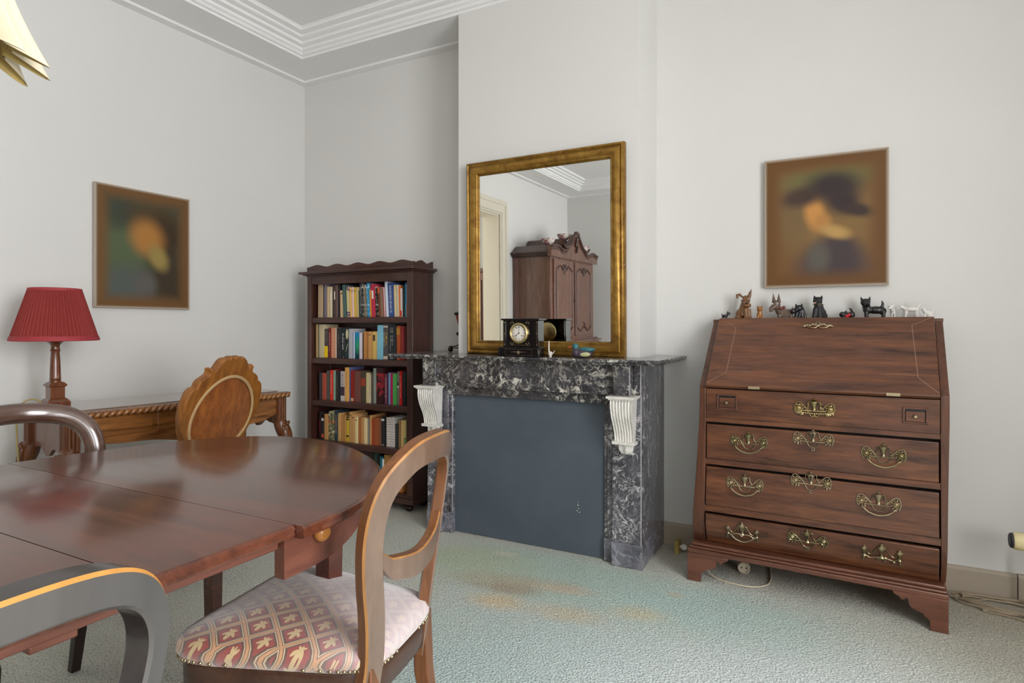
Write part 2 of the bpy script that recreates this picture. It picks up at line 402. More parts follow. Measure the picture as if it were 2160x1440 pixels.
# cornice running round the whole room
prof=[(0,2.835),(.05,2.84),(.055,2.852),(.31,2.855),(.312,2.868),(.325,2.872),(.332,2.884),(.345,2.892),(.346,2.906),(.36,2.91),(.372,2.915),(.374,2.93),(.39,2.934),(.402,2.942),(.403,2.953),(.42,2.957),(.436,2.962),(.44,2.972),(.45,2.981),(0,2.981)]
b=MB(); rows=[]
for o,z in prof: rows.append([(XL+o,YB-o,z),(XR-o,YB-o,z),(XR-o,YR+o,z),(XL+o,YR+o,z)])
b.grid(rows,closed_u=True); struct('trim_1',b,M['cornice'],smooth=25)
# skirting boards
def skirt(name,x0,x1,y0,y1,h=.11):
    b=MB(); b.box(x0,x1,y0,y1,0,h-.012); 
    if x1-x0>y1-y0: b.add([(x0,y0,h-.012),(x1,y0,h-.012),(x1,y0+.006,h),(x0,y0+.006,h),(x0,y1,h),(x1,y1,h)],[(0,1,2,3),(3,2,5,4)])
    else: b.box(x0,x1,y0,y1,h-.012,h)
    return struct(name,b,M['skirt'])
skirt('baseboard_back',-.793,.644,YB-.016,YB)
skirt('baseboard_back_right',.646,XR,YB-.024,YB,.112)
skirt('baseboard_alcove',-3.36,-1.997,YB-.016,YB)
skirt('baseboard_left',XL,XL+.016,.72,YB-.016); skirt('baseboard_left_rear',XL,XL+.016,YR,-.54)
skirt('baseboard_rear',XL+.016,XR-.016,YR,YR+.016); skirt('baseboard_right',XR-.016,XR,YR,YB-.024)
# door casing (seen in the mirror)
b=MB(); rows=[]
for o,d in ((0,.0),(0,.028),(.012,.034),(.05,.034),(.056,.024),(.10,.022),(.106,.034),(.14,.036),(.15,.022),(.162,.02),(.162,0)):
    rows.append([(XL+d,-.52+o,0),(XL+d,-.52+o,DZ+.16-o),(XL+d,.70-o,DZ+.16-o),(XL+d,.70-o,0)])
b.grid(rows)
b.box(XL-.2,XL,DY0-.001,DY0+.02,0,DZ); b.box(XL-.2,XL,DY1-.02,DY1+.001,0,DZ); b.box(XL-.2,XL,DY0+.02,DY1-.02,DZ-.02,DZ+.001)
struct('trim_2',b,M['door'])
# ================================================================== FIREPLACE
FP=thing('fireplace','black veined marble fireplace with two white carved brackets and a blue grey board','fireplace',(-1.395,2.75,0))
def fp(name,mb,mat,**k):
    mb.xf(Matrix.Translation((1.395,-2.75,0))); return build(name,mb,mat,FP,**k)
b=MB()   # left and right jambs with side returns to the wall
b.box(-1.995,-1.90,2.75,3.165,.112,.80); b.box(-1.90,-1.868,2.765,2.86,.112,.80); b.box(-1.868,-1.846,2.78,2.86,.112,.80)
fp('jamb',b,M['marblej'],bevel=.003)
b=MB(); b.box(-.935,-.794,2.75,2.86,.112,.80); b.box(-.965,-.935,2.77,2.86,.112,.80); b.box(-.985,-.965,2.785,2.86,.112,.80)
fp('jamb',b,M['marblej'],bevel=.003)
b=MB(); b.box(-.86,-.7945,2.86,3.165,.112,.80); fp('side_slab',b,M['marbleg'])
b=MB(); b.box(-.86,-.7945,2.775,3.165,.80,.945); fp('side_slab',b,M['marbleg'])
b=MB(); b.box(-1.997,-1.898,2.745,3.165,0,.112); b.box(-1.898,-1.846,2.765,2.86,0,.112); fp('plinth_block',b,M['plinth'],bevel=.003)
b=MB(); b.box(-.938,-.791,2.745,2.87,0,.112); b.box(-.985,-.938,2.775,2.86,0,.112); b.box(-.86,-.792,2.87,3.165,0,.112); fp('plinth_block',b,M['plinth'],bevel=.003)
b=MB(); b.box(-1.9,-.91,2.72,2.86,.80,.945); b.box(-1.872,-.935,2.765,2.86,.752,.80); fp('frieze',b,M['marble'],bevel=.002)
b=MB(); b.box(-1.985,-1.9,2.69,2.86,.80,.945); b.box(-1.9949,-1.985,2.74,3.165,.80,.945); fp('corner_block',b,M['marble'],bevel=.003)
b=MB(); b.box(-.91,-.83,2.69,2.86,.80,.945); b.box(-.83,-.795,2.745,2.86,.80,.945); fp('corner_block',b,M['marble'],bevel=.003)
# shelf in two moulded layers, wrapping into the alcoves
b=MB()
def shelf_layer(x0,x1,yf,z0,z1):
    b.box(x0,x1,yf,2.861,z0,z1); b.box(x0,-1.865,2.861,3.168,z0,z1); b.box(-.834,x1,2.861,3.168,z0,z1)
shelf_layer(-2.15,-.71,2.655,.945,.952); shelf_layer(-2.165,-.695,2.64,.952,.958); shelf_layer(-2.18,-.68,2.625,.958,.971)
fp('mantel_shelf',b,M['marble'],bevel=.002)
b=MB(); b.box(-1.846,-.985,2.80,2.83,.004,.752); fp('blanking_board',b,M['board'],label='blue grey painted board closing the hearth')
b=MB()
for x,y,za,zb in ((-.7945,2.7497,.11,.80),(-.83,2.6897,.81,.94),(-.7945,2.7447,.80,.944),(-.9,2.7647,.0,.0),(-1.9,2.7497,.11,.80),(-1.848,2.7797,.0,.75)):
    if zb>za: b.box(x-.0035,x+.0006,y-.0006,y+.003,za,zb)
fp('worn_arris',b,M['edge'],smooth=0)
b=MB()
for x,z,r in ((-1.126,.242,.0028),(-1.122,.226,.0022),(-1.13,.214,.0024),(-1.118,.208,.0026),(-1.124,.255,.0018)): b.ell((x,2.7995,z),(r,.0008,r*1.3),8,6)
fp('paint_fleck',b,M['cream'],smooth=0)
def corbel(cx):
    w=.05; n=57; rows=[]
    side=[(2.664,.787),(2.66,.76),(2.664,.73),(2.674,.70),(2.69,.67),(2.704,.64),(2.711,.61),(2.712,.592)]
    side=[(p.x,p.y) for p in spline([(y,z,0) for y,z in side],4)]
    taper=lambda z:w*(.86+.14*(z-.59)/.2)
    for y,z in side:
        ww=taper(z); r=[]
        for i in range(n):
            u=-1+2*i/(n-1); fl=.006*abs(sin(u*pi*3.5)) if abs(u)<.96 else .006
            r.append((cx+u*ww,y-fl+.004,z))
        r.append((cx+ww,2.752,z)); r.insert(0,(cx-ww,2.752,z)); rows.append(r)
    m=MB(); m.grid(rows)
    m.box(cx-w-.006,cx+w+.006,2.652,2.752,.785,.792); m.box(cx-w-.014,cx+w+.014,2.644,2.752,.792,.803)
    m.box(cx-w-.004,cx+w+.004,2.70,2.752,.578,.592)
    rows=[]                              # fluted leaf below
    for j in range(9):
        t=j/8; z=.578-.055*t; k=sqrt(max(0,1-t**3)); r=[]
        for i in range(25):
            a=pi*i/24; fl=1-.2*abs(sin(a*3.5)); r.append((cx-.044*cos(a)*k*fl,2.752-.042*sin(a)*k*fl,z))
        rows.append(r)
    m.grid(rows)
    return m
fp('bracket',corbel(-1.945),M['carrara'],label='white marble fluted bracket beside the bookcase',smooth=50)
fp('bracket',corbel(-.865),M['carrara'],label='white marble fluted bracket on the bureau side',smooth=50)
# ================================================================== MIRROR
def frame_mb(x0,x1,z0,z1,prof,yw):
    m=MB(); rows=[]
    for o,d in prof: rows.append([(x0+o,yw-d,z0+o),(x1-o,yw-d,z0+o),(x1-o,yw-d,z1-o),(x0+o,yw-d,z1-o)])
    m.grid(rows,closed_u=True); return m
MX0,MX1=-1.783,-.897
mr=thing('mirror','large gilt framed wall mirror standing on the marble mantel shelf','mirror',((MX0+MX1)/2,2.856,.971)); mr.rotation_euler=(.0085,0,0)
T=Matrix.Translation((-(MX0+MX1)/2,-2.856,-.971))
pf=[(0,0),(0,.03),(.006,.04),(.012,.042),(.016,.036),(.02,.034),(.03,.045),(.04,.049),(.05,.044),(.056,.036),(.06,.034),(.064,.036),(.07,.03),(.074,.018),(.074,.01)]
pf=[(o,d-.0) for o,d in pf]
build('frame',frame_mb(MX0,MX1,.971,2.003,pf,2.856).xf(T),M['gilded'],mr,smooth=50)
g=MB(); g.box(MX0+.06,MX1-.06,2.838,2.846,1.03,1.945); build('glass',g.xf(T),M['mirror'],mr)
# ================================================================== CLOCK
ck=thing('mantel_clock','black slate mantel clock with a white dial in front of the mirror','clock',(-1.36,2.67,.971))
def ckp(name,mb,mat,par=None,**k): return build(name,mb,mat,par or ck,**k)
hx=.092
b=MB()
b.box(-.128,.09,-.038,.04,0,.003); b.box(-.124,.086,-.036,.038,.003,.042); b.box(-.112,.1,-.042,.03,.003,.042); b.box(-.118,.103,-.036,.036,.042,.048)
ckp('base',b,M['slate'],bevel=.003)
b=MB(); b.box(-hx,hx,-.03,.04,.048,.18); b.box(-hx-.004,-hx+.012,-.034,.03,.048,.178); b.box(hx-.014,hx+.004,-.034,.03,.048,.178); ckp('case',b,M['slate'],bevel=.002)
b=MB(); b.box(-hx-.012,hx+.012,-.042,.044,.178,.187); ckp('cap',b,M['slate'],bevel=.002)
DC=(-.006,-.034,.116)
b=MB(); b.lathe([(.037,-.002),(.038,-.009),(.043,-.012),(.05,-.008),(.053,-.001),(.053,.004)],DC,40,'y',caps=False); bez=ckp('bezel',b,M['gilt'])
b=MB(); b.lathe([(.0,-.003),(.037,-.002),(.038,0)],DC,40,'y',caps=False); dial=ckp('dial',b,M['cream'])
b=MB()
NUM=['XII','I','II','III','IIII','V','VI','VII','VIII','IX','X','XI']
def bar(m,x0,z0,x1,z1,w,y):
    d=Vector((x1-x0,0,z1-z0)); n=Vector((-d.z,0,d.x)).normalized()*w/2
    m.add([(x0+n.x,y,z0+n.z),(x1+n.x,y,z1+n.z),(x1-n.x,y,z1-n.z),(x0-n.x,y,z0-n.z)],[(0,1,2,3)])
for i,s in enumerate(NUM):
    a=-i*pi/6; adv={'I':.0022,'V':.0045,'X':.0045}; tot=sum(adv[ch] for ch in s); x=-tot/2
    for ch in s:
        segs={'I':[(.5,0,.5,1)],'V':[(0,1,.5,0),(.5,0,1,1)],'X':[(0,0,1,1),(0,1,1,0)]}[ch]
        for (u0,v0,u1,v1) in segs:
            P=[]
            for uu,vv in ((u0,v0),(u1,v1)):
                lx=x+uu*adv[ch]; lz=.0255+vv*.0075
                P.append((DC[0]+lx*cos(a)-lz*sin(a), DC[2]+lx*sin(a)+lz*cos(a)))
            bar(b,P[0][0],P[0][1],P[1][0],P[1][1],.0009,DC[1]-.0036)
        x+=adv[ch]
ckp('numerals',b,M['black'],dial,smooth=0,doubles=False)
b=MB()
for ang,L,w in ((-radians(238),.02,.002),(radians(2),.032,.0014)):
    bar(b,DC[0],DC[2],DC[0]-L*sin(ang),DC[2]+L*cos(ang),w,DC[1]-.0042)
b.lathe([(0,-.005),(.003,-.004),(.003,0)],(DC[0],DC[1]-.001,DC[2]),12,'y')
for s in (-1,1): b.lathe([(0,-.0036),(.0026,-.0034),(.0026,0)],(DC[0]+s*.0155,DC[1]-.001,DC[2]-.013),10,'y')
ckp('hands',b,M['black'],dial,smooth=0)
b=MB()     # engraved gilt lines
def ln(x0,z0,x1,z1,y=-.0305,w=.001): bar(b,x0,z0,x1,z1,w,y)
for x in (-hx+.004,hx-.005):
    ln(x,.06,x,.168,-.0345,.0008)
    for z in (.06,.114,.168): b.ell((x,-.0345,z),(.0018,.0008,.003),8,5)
ln(-.06,.058,.055,.058); 
for sx in (-1,1):
    for sz in (-1,1):
        cx,cz=DC[0]+sx*.05,DC[2]+sz*.05
        for k in range(3):
            b.ell((cx-sx*.008*k,-.0305,cz+sz*(.006-.006*abs(k-1))),(.0022,.0007,.0022),8,5)
        ln(cx,cz,cx-sx*.014,cz-sz*.002); ln(cx,cz,cx-sx*.002,cz-sz*.014)
for z in (.008,.038): ln(-.08,z,.066,z,-.0425,.0006)
for x in (-.08,.066): ln(x,.008,x,.038,-.0425,.0006)
for s in (-1,1):
    for k in range(5): ln(-.007+s*.006*k,.02+.001*k,-.007+s*(.012+.008*k),.028-.001*k,-.0425,.0012)
b.ell((-.007,-.0425,.022),(.007,.0008,.009),10,6)
ckp('gilt_engraving',b,M['brassd'],smooth=0,doubles=False)
b=MB(); b.lathe([(0,.006),(.045,.006),(.052,.003),(.052,0)],(DC[0],.04,DC[2]),32,'y'); ckp('back_cover',b,M['gilt'])
# ------------------------------------------------------------------ white bird behind the clock
bd=thing('porcelain_bird','small white porcelain bird half hidden behind the black clock','figurine',(-1.222,2.70,.971))
b=MB(); b.ell((-.008,0,.016),(.012,.008,.012)); b.tube([(-.0145,0,.02),(-.0155,0,.05),(-.0145,0,.078)],[.004,.0034,.0028]); b.tube([(-.008,0,.0),(-.006,0,.01)],[.006,.007]); build('body',b,M['cream'],bd,smooth=60)
b=MB(); b.tube([(-.002,0,.016),(.008,0,.02),(.018,0,.034)],[.008,.005,.0012],flat=.5); build('tail',b,M['white'],bd,smooth=60)
# ------------------------------------------------------------------ duck
dk=thing('painted_duck','small painted wooden duck with teal head on the mantel shelf','figurine',(-1.055,2.68,.971)); dk.rotation_euler=(0,0,radians(12))
teal=plain('teal duck paint','2A6468',.35,var=.5,scale=90); 
b=MB(); b.ell((0,0,.022),(.05,.026,.022)); b.ell((-.028,0,.024),(.024,.024,.024)); build('body',b,plain('plum duck breast','3F3440',.4,var=.4,scale=80),dk,smooth=60)
b=MB(); b.ell((-.034,0,.055),(.016,.013,.015)); b.tube([(-.03,0,.03),(-.032,0,.05)],[.015,.012]); build('head',b,teal,dk,smooth=60)
b=MB(); b.tube([(-.048,0,.054),(-.058,0,.051),(-.07,0,.047)],[.006,.006,.003],flat=.5); build('bill',b,plain('orange red bill','C8502E',.4),dk)
b=MB(); b.ell((.018,0,.04),(.04,.022,.012)); b.tube([(.045,0,.035),(.062,0,.044)],[.012,.004],flat=.5); build('back',b,teal,dk,smooth=60)
b=MB()
for s in (-1,1): b.ell((.014,s*.021,.018),(.026,.007,.011))
build('wing',b,plain('cream and green wing','A8AA7C',.4,var=.5,scale=150),dk,smooth=60)
# ------------------------------------------------------------------ red urn in the alcove
ur=thing('red_urn','red lidded urn on a dark three legged metal stand left of the mirror','urn',(-1.905,3.0,.971))
redg=plain('glossy red enamel','A3180F',.15,coat=.4,var=.15); dm=plain('dark patinated metal','2C251C',.4,.7,var=.3,scale=40)
b=MB(); b.lathe([(.0,.118),(.028,.12),(.034,.128),(.046,.165),(.058,.21),(.06,.214)],(0,0,0),28); build('bowl',b,redg,ur)
b=MB(); b.lathe([(.06,.212),(.067,.217),(.067,.226),(.06,.23),(.045,.232)],(0,0,0),28,caps=False); b.lathe([(.03,.116),(.045,.11),(.05,.112),(.036,.122)],(0,0,0),28,caps=False)
for k in range(8):
    a=k*pi/4; b.ell((.046*cos(a),.046*sin(a),.106),(.01,.01,.01),8,6)
build('mount',b,dm,ur)
b=MB(); b.lathe([(.045,.23),(.042,.238),(.038,.252),(.04,.256),(.034,.262),(.018,.276),(.006,.284),(.007,.292),(0,.30)],(0,0,0),28); build('lid',b,redg,ur)
for k in range(3):
    a=radians(200+120*k); c,s=cos(a),sin(a); b=MB()
    b.tube(spline([(.03*c,.03*s,.108),(.034*c,.034*s,.08),(.04*c,.04*s,.045),(.06*c,.06*s,.034),(.082*c,.082*s,.03)],5),.0032)
    b.ell((.09*c,.09*s,.0155),.0155); b.ell((.088*c,.088*s,.028),(.012,.012,.008)); build('leg',b,dm,ur)
b=MB(); b.lathe([(0,.02),(.03,.021),(.034,.024),(.02,.03),(.016,.05),(.0,.056)],(0,0,0),20); b.lathe([(.06,.022),(.085,.022),(.085,.025),(.06,.025)],(0,0,0),28,caps=False); build('burner',b,dm,ur)
BOOKS=[
(1.178,[
(-3.04,0.047,0.232,-0.6,'BEA582','wide buff cloth','plain'),
(-3.01,0.009,0.23,0.0,'2A2A2F','thin black','plain'),
(-2.995,0.022,0.232,0.0,'7A6E7A','tall mauve grey','plain'),
(-2.97,0.025,0.204,0.0,'D2B98C','pale tan paperback','plain'),
(-2.944,0.023,0.202,0.0,'D9CBAA','cream paperback','band'),
(-2.926,0.01,0.212,0.0,'3C2D2D','thin blackish brown','plain'),
(-2.911,0.018,0.212,0.0,'5A4842','dark brown','band'),
(-2.893,0.016,0.212,0.0,'6B564E','faded brown','plain'),
(-2.875,0.018,0.211,0.0,'1E1623','black with pink mark','dot'),
(-2.851,0.029,0.175,0.8,'D6B688','short tan','dot'),
(-2.824,0.022,0.212,3.1,'4A665F','leaning dark green','plain'),
(-2.791,0.028,0.199,2.6,'D8C896','cream yellow with purple flowers','flower'),
(-2.77,0.012,0.193,2.3,'E1B45A','amber yellow','dot'),
(-2.753,0.02,0.193,2.3,'E6C3B4','pinkish cream','dot'),
(-2.734,0.018,0.192,2.0,'D7B446','mustard yellow','dot'),
(-2.715,0.018,0.192,1.8,'CDB482','beige','plain'),
(-2.7,0.009,0.171,1.0,'223C32','thin bottle green','plain'),
(-2.688,0.013,0.22,2.0,'3C464A','charcoal with white lettering','text'),
(-2.671,0.017,0.213,2.3,'2D2D2D','black and white patterned','mottle'),
(-2.649,0.025,0.204,2.1,'786E5A','mottled olive','mottle'),
(-2.622,0.022,0.215,3.1,'2D8CBE','bright blue','mottle2'),
(-2.604,0.011,0.176,2.8,'D79632','thin orange yellow','plain'),
(-2.583,0.03,0.208,2.8,'BE324B','crimson pink','band'),
(-2.555,0.021,0.191,2.3,'19140F','black with coloured specks','mottle'),
(-2.537,0.015,0.189,2.6,'78402A','rusty brown with orange top','top'),
(-2.516,0.025,0.188,2.8,'8C6E5A','taupe','plain'),
(-2.494,0.019,0.185,3.2,'B43241','cherry red with white stripe','stripe'),
(-2.473,0.017,0.219,3.5,'CDD7E1','tall pale blue','plain'),
(-2.442,0.042,0.21,3.0,'37508C','thick navy blue','text'),
(-2.408,0.02,0.197,2.3,'D7C396','cream','plain'),
(-2.388,0.017,0.197,2.1,'C8BEA5','pale grey cream','plain'),
(-2.374,0.01,0.189,1.7,'E66E1E','bright orange','plain'),
(-2.362,0.012,0.175,1.0,'E1D7D2','white with red foot','foot'),
(-2.348,0.015,0.195,0.7,'373A34','dark grey green','plain'),
(-2.331,0.016,0.207,0.0,'288CB9','cyan blue','plain'),
(-2.317,0.012,0.196,0.0,'E1C8C3','pale pink with orange foot','foot2'),
]),
(0.912,[
(-3.071,0.024,0.222,0.0,'D7B47D','straw yellow','plain'),
(-3.054,0.008,0.221,0.0,'6E6E64','thin grey','plain'),
(-3.026,0.046,0.22,0.0,'C8B996','wide greige','plain'),
(-2.986,0.031,0.191,0.0,'4B4141','dark grey with yellow foot','footy'),
(-2.958,0.021,0.198,0.0,'7D2323','dark red','textw'),
(-2.926,0.041,0.199,0.0,'D79673','salmon pink','plain'),
(-2.899,0.012,0.199,0.0,'E1BEA5','pale salmon','plain'),
(-2.874,0.038,0.198,0.0,'302E30','torn charcoal','texth'),
(-2.823,0.064,0.201,0.0,'1E2828','black jacketed book with a white face','title'),
(-2.775,0.03,0.192,0.0,'AFAFB4','silver grey','plain'),
(-2.748,0.018,0.168,0.0,'4678BE','blue with a white stripe','stripew'),
(-2.721,0.035,0.168,0.0,'148C8C','blue green','grad'),
(-2.689,0.025,0.167,0.0,'D7CDD7','lilac white','plain'),
(-2.67,0.007,0.164,0.0,'33271E','thin dark brown','plain'),
(-2.654,0.025,0.175,0.0,'BE8246','caramel brown','plain'),
(-2.634,0.012,0.174,0.0,'A87038','thin toffee brown','plain'),
(-2.615,0.025,0.174,0.0,'C8965A','light caramel','dot'),
(-2.596,0.013,0.173,0.0,'CD9A55','honey brown','plain'),
(-2.577,0.025,0.175,0.0,'D7B464','sandy yellow with dark label','label'),
(-2.556,0.009,0.174,0.0,'C8BE96','thin cream','plain'),
(-2.529,0.043,0.215,0.0,'7DB9CD','wide sky blue','plain'),
(-2.486,0.038,0.222,0.0,'504B4B','grey brown with yellow lettering','titley'),
(-2.434,0.061,0.213,0.0,'262A2E','very thick black with grey lettering','title2'),
(-2.385,0.027,0.21,0.0,'A54B23','rust orange with ochre label','labelo'),
(-2.355,0.03,0.21,0.0,'8C2D2D','brick red','plain'),
(-2.33,0.018,0.207,0.0,'46080A','oxblood','plain'),
]),
(0.634,[
(-3.04,0.028,0.176,0.0,'3C3E41','slate grey','plain'),
(-3.006,0.034,0.176,0.0,'A54B37','terracotta','plain'),
(-2.972,0.03,0.193,0.0,'50524B','olive grey','plain'),
(-2.94,0.028,0.197,0.0,'D7321E','vermilion','textw'),
(-2.914,0.019,0.195,0.0,'82A591','pale green','plain'),
(-2.891,0.023,0.197,0.0,'322A26','dark umber','textb'),
(-2.87,0.018,0.195,0.0,'1E232A','blue black','plain'),
(-2.842,0.038,0.193,0.0,'C8B9B4','white with plum band','plum'),
(-2.805,0.032,0.219,0.0,'DCA555','golden yellow','texth'),
(-2.781,0.014,0.221,0.0,'5F6491','lavender blue','plain'),
(-2.758,0.03,0.201,0.0,'8C1E19','deep red','foot3'),
(-2.716,0.051,0.199,0.0,'73463C','thick chocolate brown','plain'),
(-2.667,0.042,0.203,0.0,'4B4132','dark olive with red band','redband'),
(-2.631,0.025,0.191,0.0,'CDBE8C','pale cream','plain'),
(-2.611,0.013,0.18,0.0,'D7CDB4','thin ivory','textb'),
(-2.595,0.019,0.195,0.0,'5F5041','greyish brown','plain'),
(-2.574,0.021,0.221,0.0,'8C968C','sage grey','plain'),
(-2.534,0.058,0.225,0.0,'3C191C','thick black with red picture','picture'),
(-2.483,0.024,0.188,0.0,'784155','mauve','textw'),
(-2.466,0.007,0.189,0.0,'1E1937','thin dark navy','plain'),
(-2.457,0.013,0.197,0.0,'87A0C8','light blue','plain'),
(-2.44,0.018,0.194,0.0,'BE0F50','magenta','plain'),
(-2.415,0.031,0.193,0.0,'55AF5A','bright green','plain'),
(-2.388,0.017,0.207,0.0,'82786E','grey taupe with black mark','mark'),
(-2.368,0.02,0.211,0.0,'CD1E1E','scarlet','textw'),
(-2.34,0.031,0.209,0.0,'192124','very dark green','plain'),
]),
(0.371,[
(-3.042,0.021,0.18,0.0,'231419','black with red lettering','textr'),
(-3.018,0.022,0.143,0.0,'2D2828','black with white and orange ends','top2'),
(-2.986,0.037,0.168,0.0,'BE8C55','tan cloth','plain'),
(-2.942,0.047,0.19,0.0,'5A5A3C','dark floral jacketed','mottle3'),
(-2.901,0.027,0.194,0.0,'2D3C46','slate blue','textw'),
(-2.874,0.026,0.18,0.0,'C89B5F','ochre tan','plain'),
(-2.846,0.028,0.171,0.0,'B9874B','bronze brown','plain'),
(-2.822,0.018,0.169,0.0,'B48246','cinnamon','plain'),
(-2.8,0.023,0.167,0.0,'CDAF32','yellow and black','yb'),
(-2.776,0.023,0.196,0.0,'BE915A','tall fawn','dot'),
(-2.75,0.026,0.184,0.0,'C8965F','light tan','dot'),
(-2.723,0.025,0.167,0.0,'E1CD96','ivory yellow','dot'),
(-2.699,0.019,0.167,0.0,'A56937','russet brown','plain'),
(-2.678,0.02,0.169,0.0,'B98250','copper tan','plain'),
(-2.651,0.03,0.164,0.0,'E1C896','pale straw','plain'),
(-2.628,0.012,0.166,0.0,'82827D','thin grey','plain'),
(-2.609,0.015,0.185,0.0,'C3915A','khaki tan','plain'),
(-2.589,0.02,0.164,0.0,'A5411E','burnt orange','plain'),
(-2.56,0.036,0.175,0.0,'96502D','rust brown','plain'),
(-2.533,0.016,0.175,0.0,'825037','dull brown','plain'),
(-2.51,0.027,0.179,0.0,'28262A','black with white title patch','top3'),
(-2.468,0.025,0.183,0.0,'D7CDC3','white with dotted lettering','dots'),
(-2.446,0.019,0.185,0.0,'D7D0C8','white with blue lettering','dots'),
(-2.425,0.022,0.187,0.0,'DCD4CC','greyish white','dots'),
(-2.399,0.023,0.147,0.0,'3A3A3A','short dark grey','plain'),
(-2.377,0.019,0.172,0.0,'96784B','buff brown','plain'),
(-2.359,0.017,0.173,0.0,'D7B478','light sand','plain'),
(-2.345,0.008,0.173,0.0,'E1CD8C','thin cream','plain'),
(-2.332,0.018,0.173,0.0,'BEAF6E','khaki with green foot','footg'),
]),
(0.09,[
(-2.588,0.023,0.216,0,'1A1A1C','black','plain'),
(-2.566,0.023,0.234,0,'22332B','blackish green','plain'),
(-2.542,0.023,0.206,0,'201B1A','dark brown','plain'),
(-2.522,0.019,0.199,0,'1F6E78','teal','plain'),
(-2.505,0.015,0.19,0,'D8D8D4','white','plain'),
(-2.48,0.034,0.218,0,'9A7038','dark honey','plain'),
(-2.452,0.022,0.157,0,'6B4526','brown','plain'),
(-2.43,0.022,0.144,0,'B98A48','golden tan','plain'),
(-2.411,0.016,0.132,0,'C9A050','thin sandy','plain'),
(-2.378,0.044,0.165,0,'B9783C','orange tan','plain'),
]),
]
# ================================================================== BOOKCASE
bc=thing('bookcase','tall dark stained bookcase with a wavy crest in the corner beside the fireplace','bookcase',(-2.68,3.05,0))
Tb=Matrix.Translation((2.68,-3.05,0))
def bp(name,mb,mat=None,par=None,**k): return build(name,mb.xf(Tb),mat or M['shelfw'],par or bc,**k)
x0,x1,yf,yb=-3.113,-2.243,2.95,3.152
for a,c in ((x0,x0+.022),(x1-.022,x1)):
    b=MB(); b.box(a,c,yf,yb-.03,.095,1.448); b.box(a,c,yb-.02,yb,.095,1.448); b.box(a+.001,c-.001,yb-.031,yb-.019,.095,1.448); bp('side_panel',b,M['shelfz'],bevel=.002)
for a,c in ((x0,x0+.034),(x1-.044,x1-.0005)):
    b=MB(); b.box(a,c,yf-.008,yf+.012,.095,1.448); bp('stile',b,M['shelfz'],bevel=.002)
b=MB(); b.box(x0+.022,x1-.022,yb-.008,yb,.095,1.448); bp('back_panel',b)
for z in (1.178,.912,.634,.371,.101):
    b=MB(); b.box(x0+.022,x1-.022,yf+.012,yb-.008,z-.022,z); b.box(x0+.034,x1-.044,yf,yf+.014,z-.036,z-.003); bp('shelf',b,bevel=.002)
b=MB(); b.box(x0+.03,x1-.04,yf-.002,yf+.014,1.396,1.448); bp('top_rail',b,bevel=.002)
b=MB()
for k,(o,za,zb) in enumerate(((.005,1.446,1.454),(.02,1.454,1.462),(.04,1.462,1.478))): b.box(x0-o,x1+o*.8,yf-.008-o,yb,za,zb)
bp('cornice',b,bevel=.003)
def crest_pts(L,n,h0,h1):
    pts=[(0,0)]
    for i in range(61):
        t=i/60; ph=t*n; w=.5-.5*cos(2*pi*ph)
        rise=1.0; pts.append((t*L,h0+(h1-h0)*w))
    pts.append((L,0)); return pts
b=MB(); L=x1-x0+.01
pts=[(x0-.005+a,1.478+h) for a,h in crest_pts(L,5,.032,.046)]
b.prism(pts,yf-.004,yf+.012,'y')
for xx in (x0-.004,x1-.008):
    pts=[(yf+.012+a,1.478+h) for a,h in crest_pts(yb-yf-.02,1.5,.028,.045)]
    b.prism(pts,xx,xx+.014,'x')
bp('crest',b)
b=MB(); b.box(x0-.012,x1+.012,yf-.02,yb,.05,.085); b.box(x0-.006,x1+.006,yf-.014,yb,.085,.095); b.box(x0-.004,x1+.004,yf-.006,yb,.045,.05); bp('plinth',b,bevel=.004)
for xx in (x0+.05,x1-.05):
    for yy in (yf+.025,yb-.04):
        b=MB(); b.ell((xx,yy,.0205),(.028,.022,.0205)); b.tube([(xx,yy,.03),(xx,yy,.047)],.012); bp('castor',b,M['leg'])
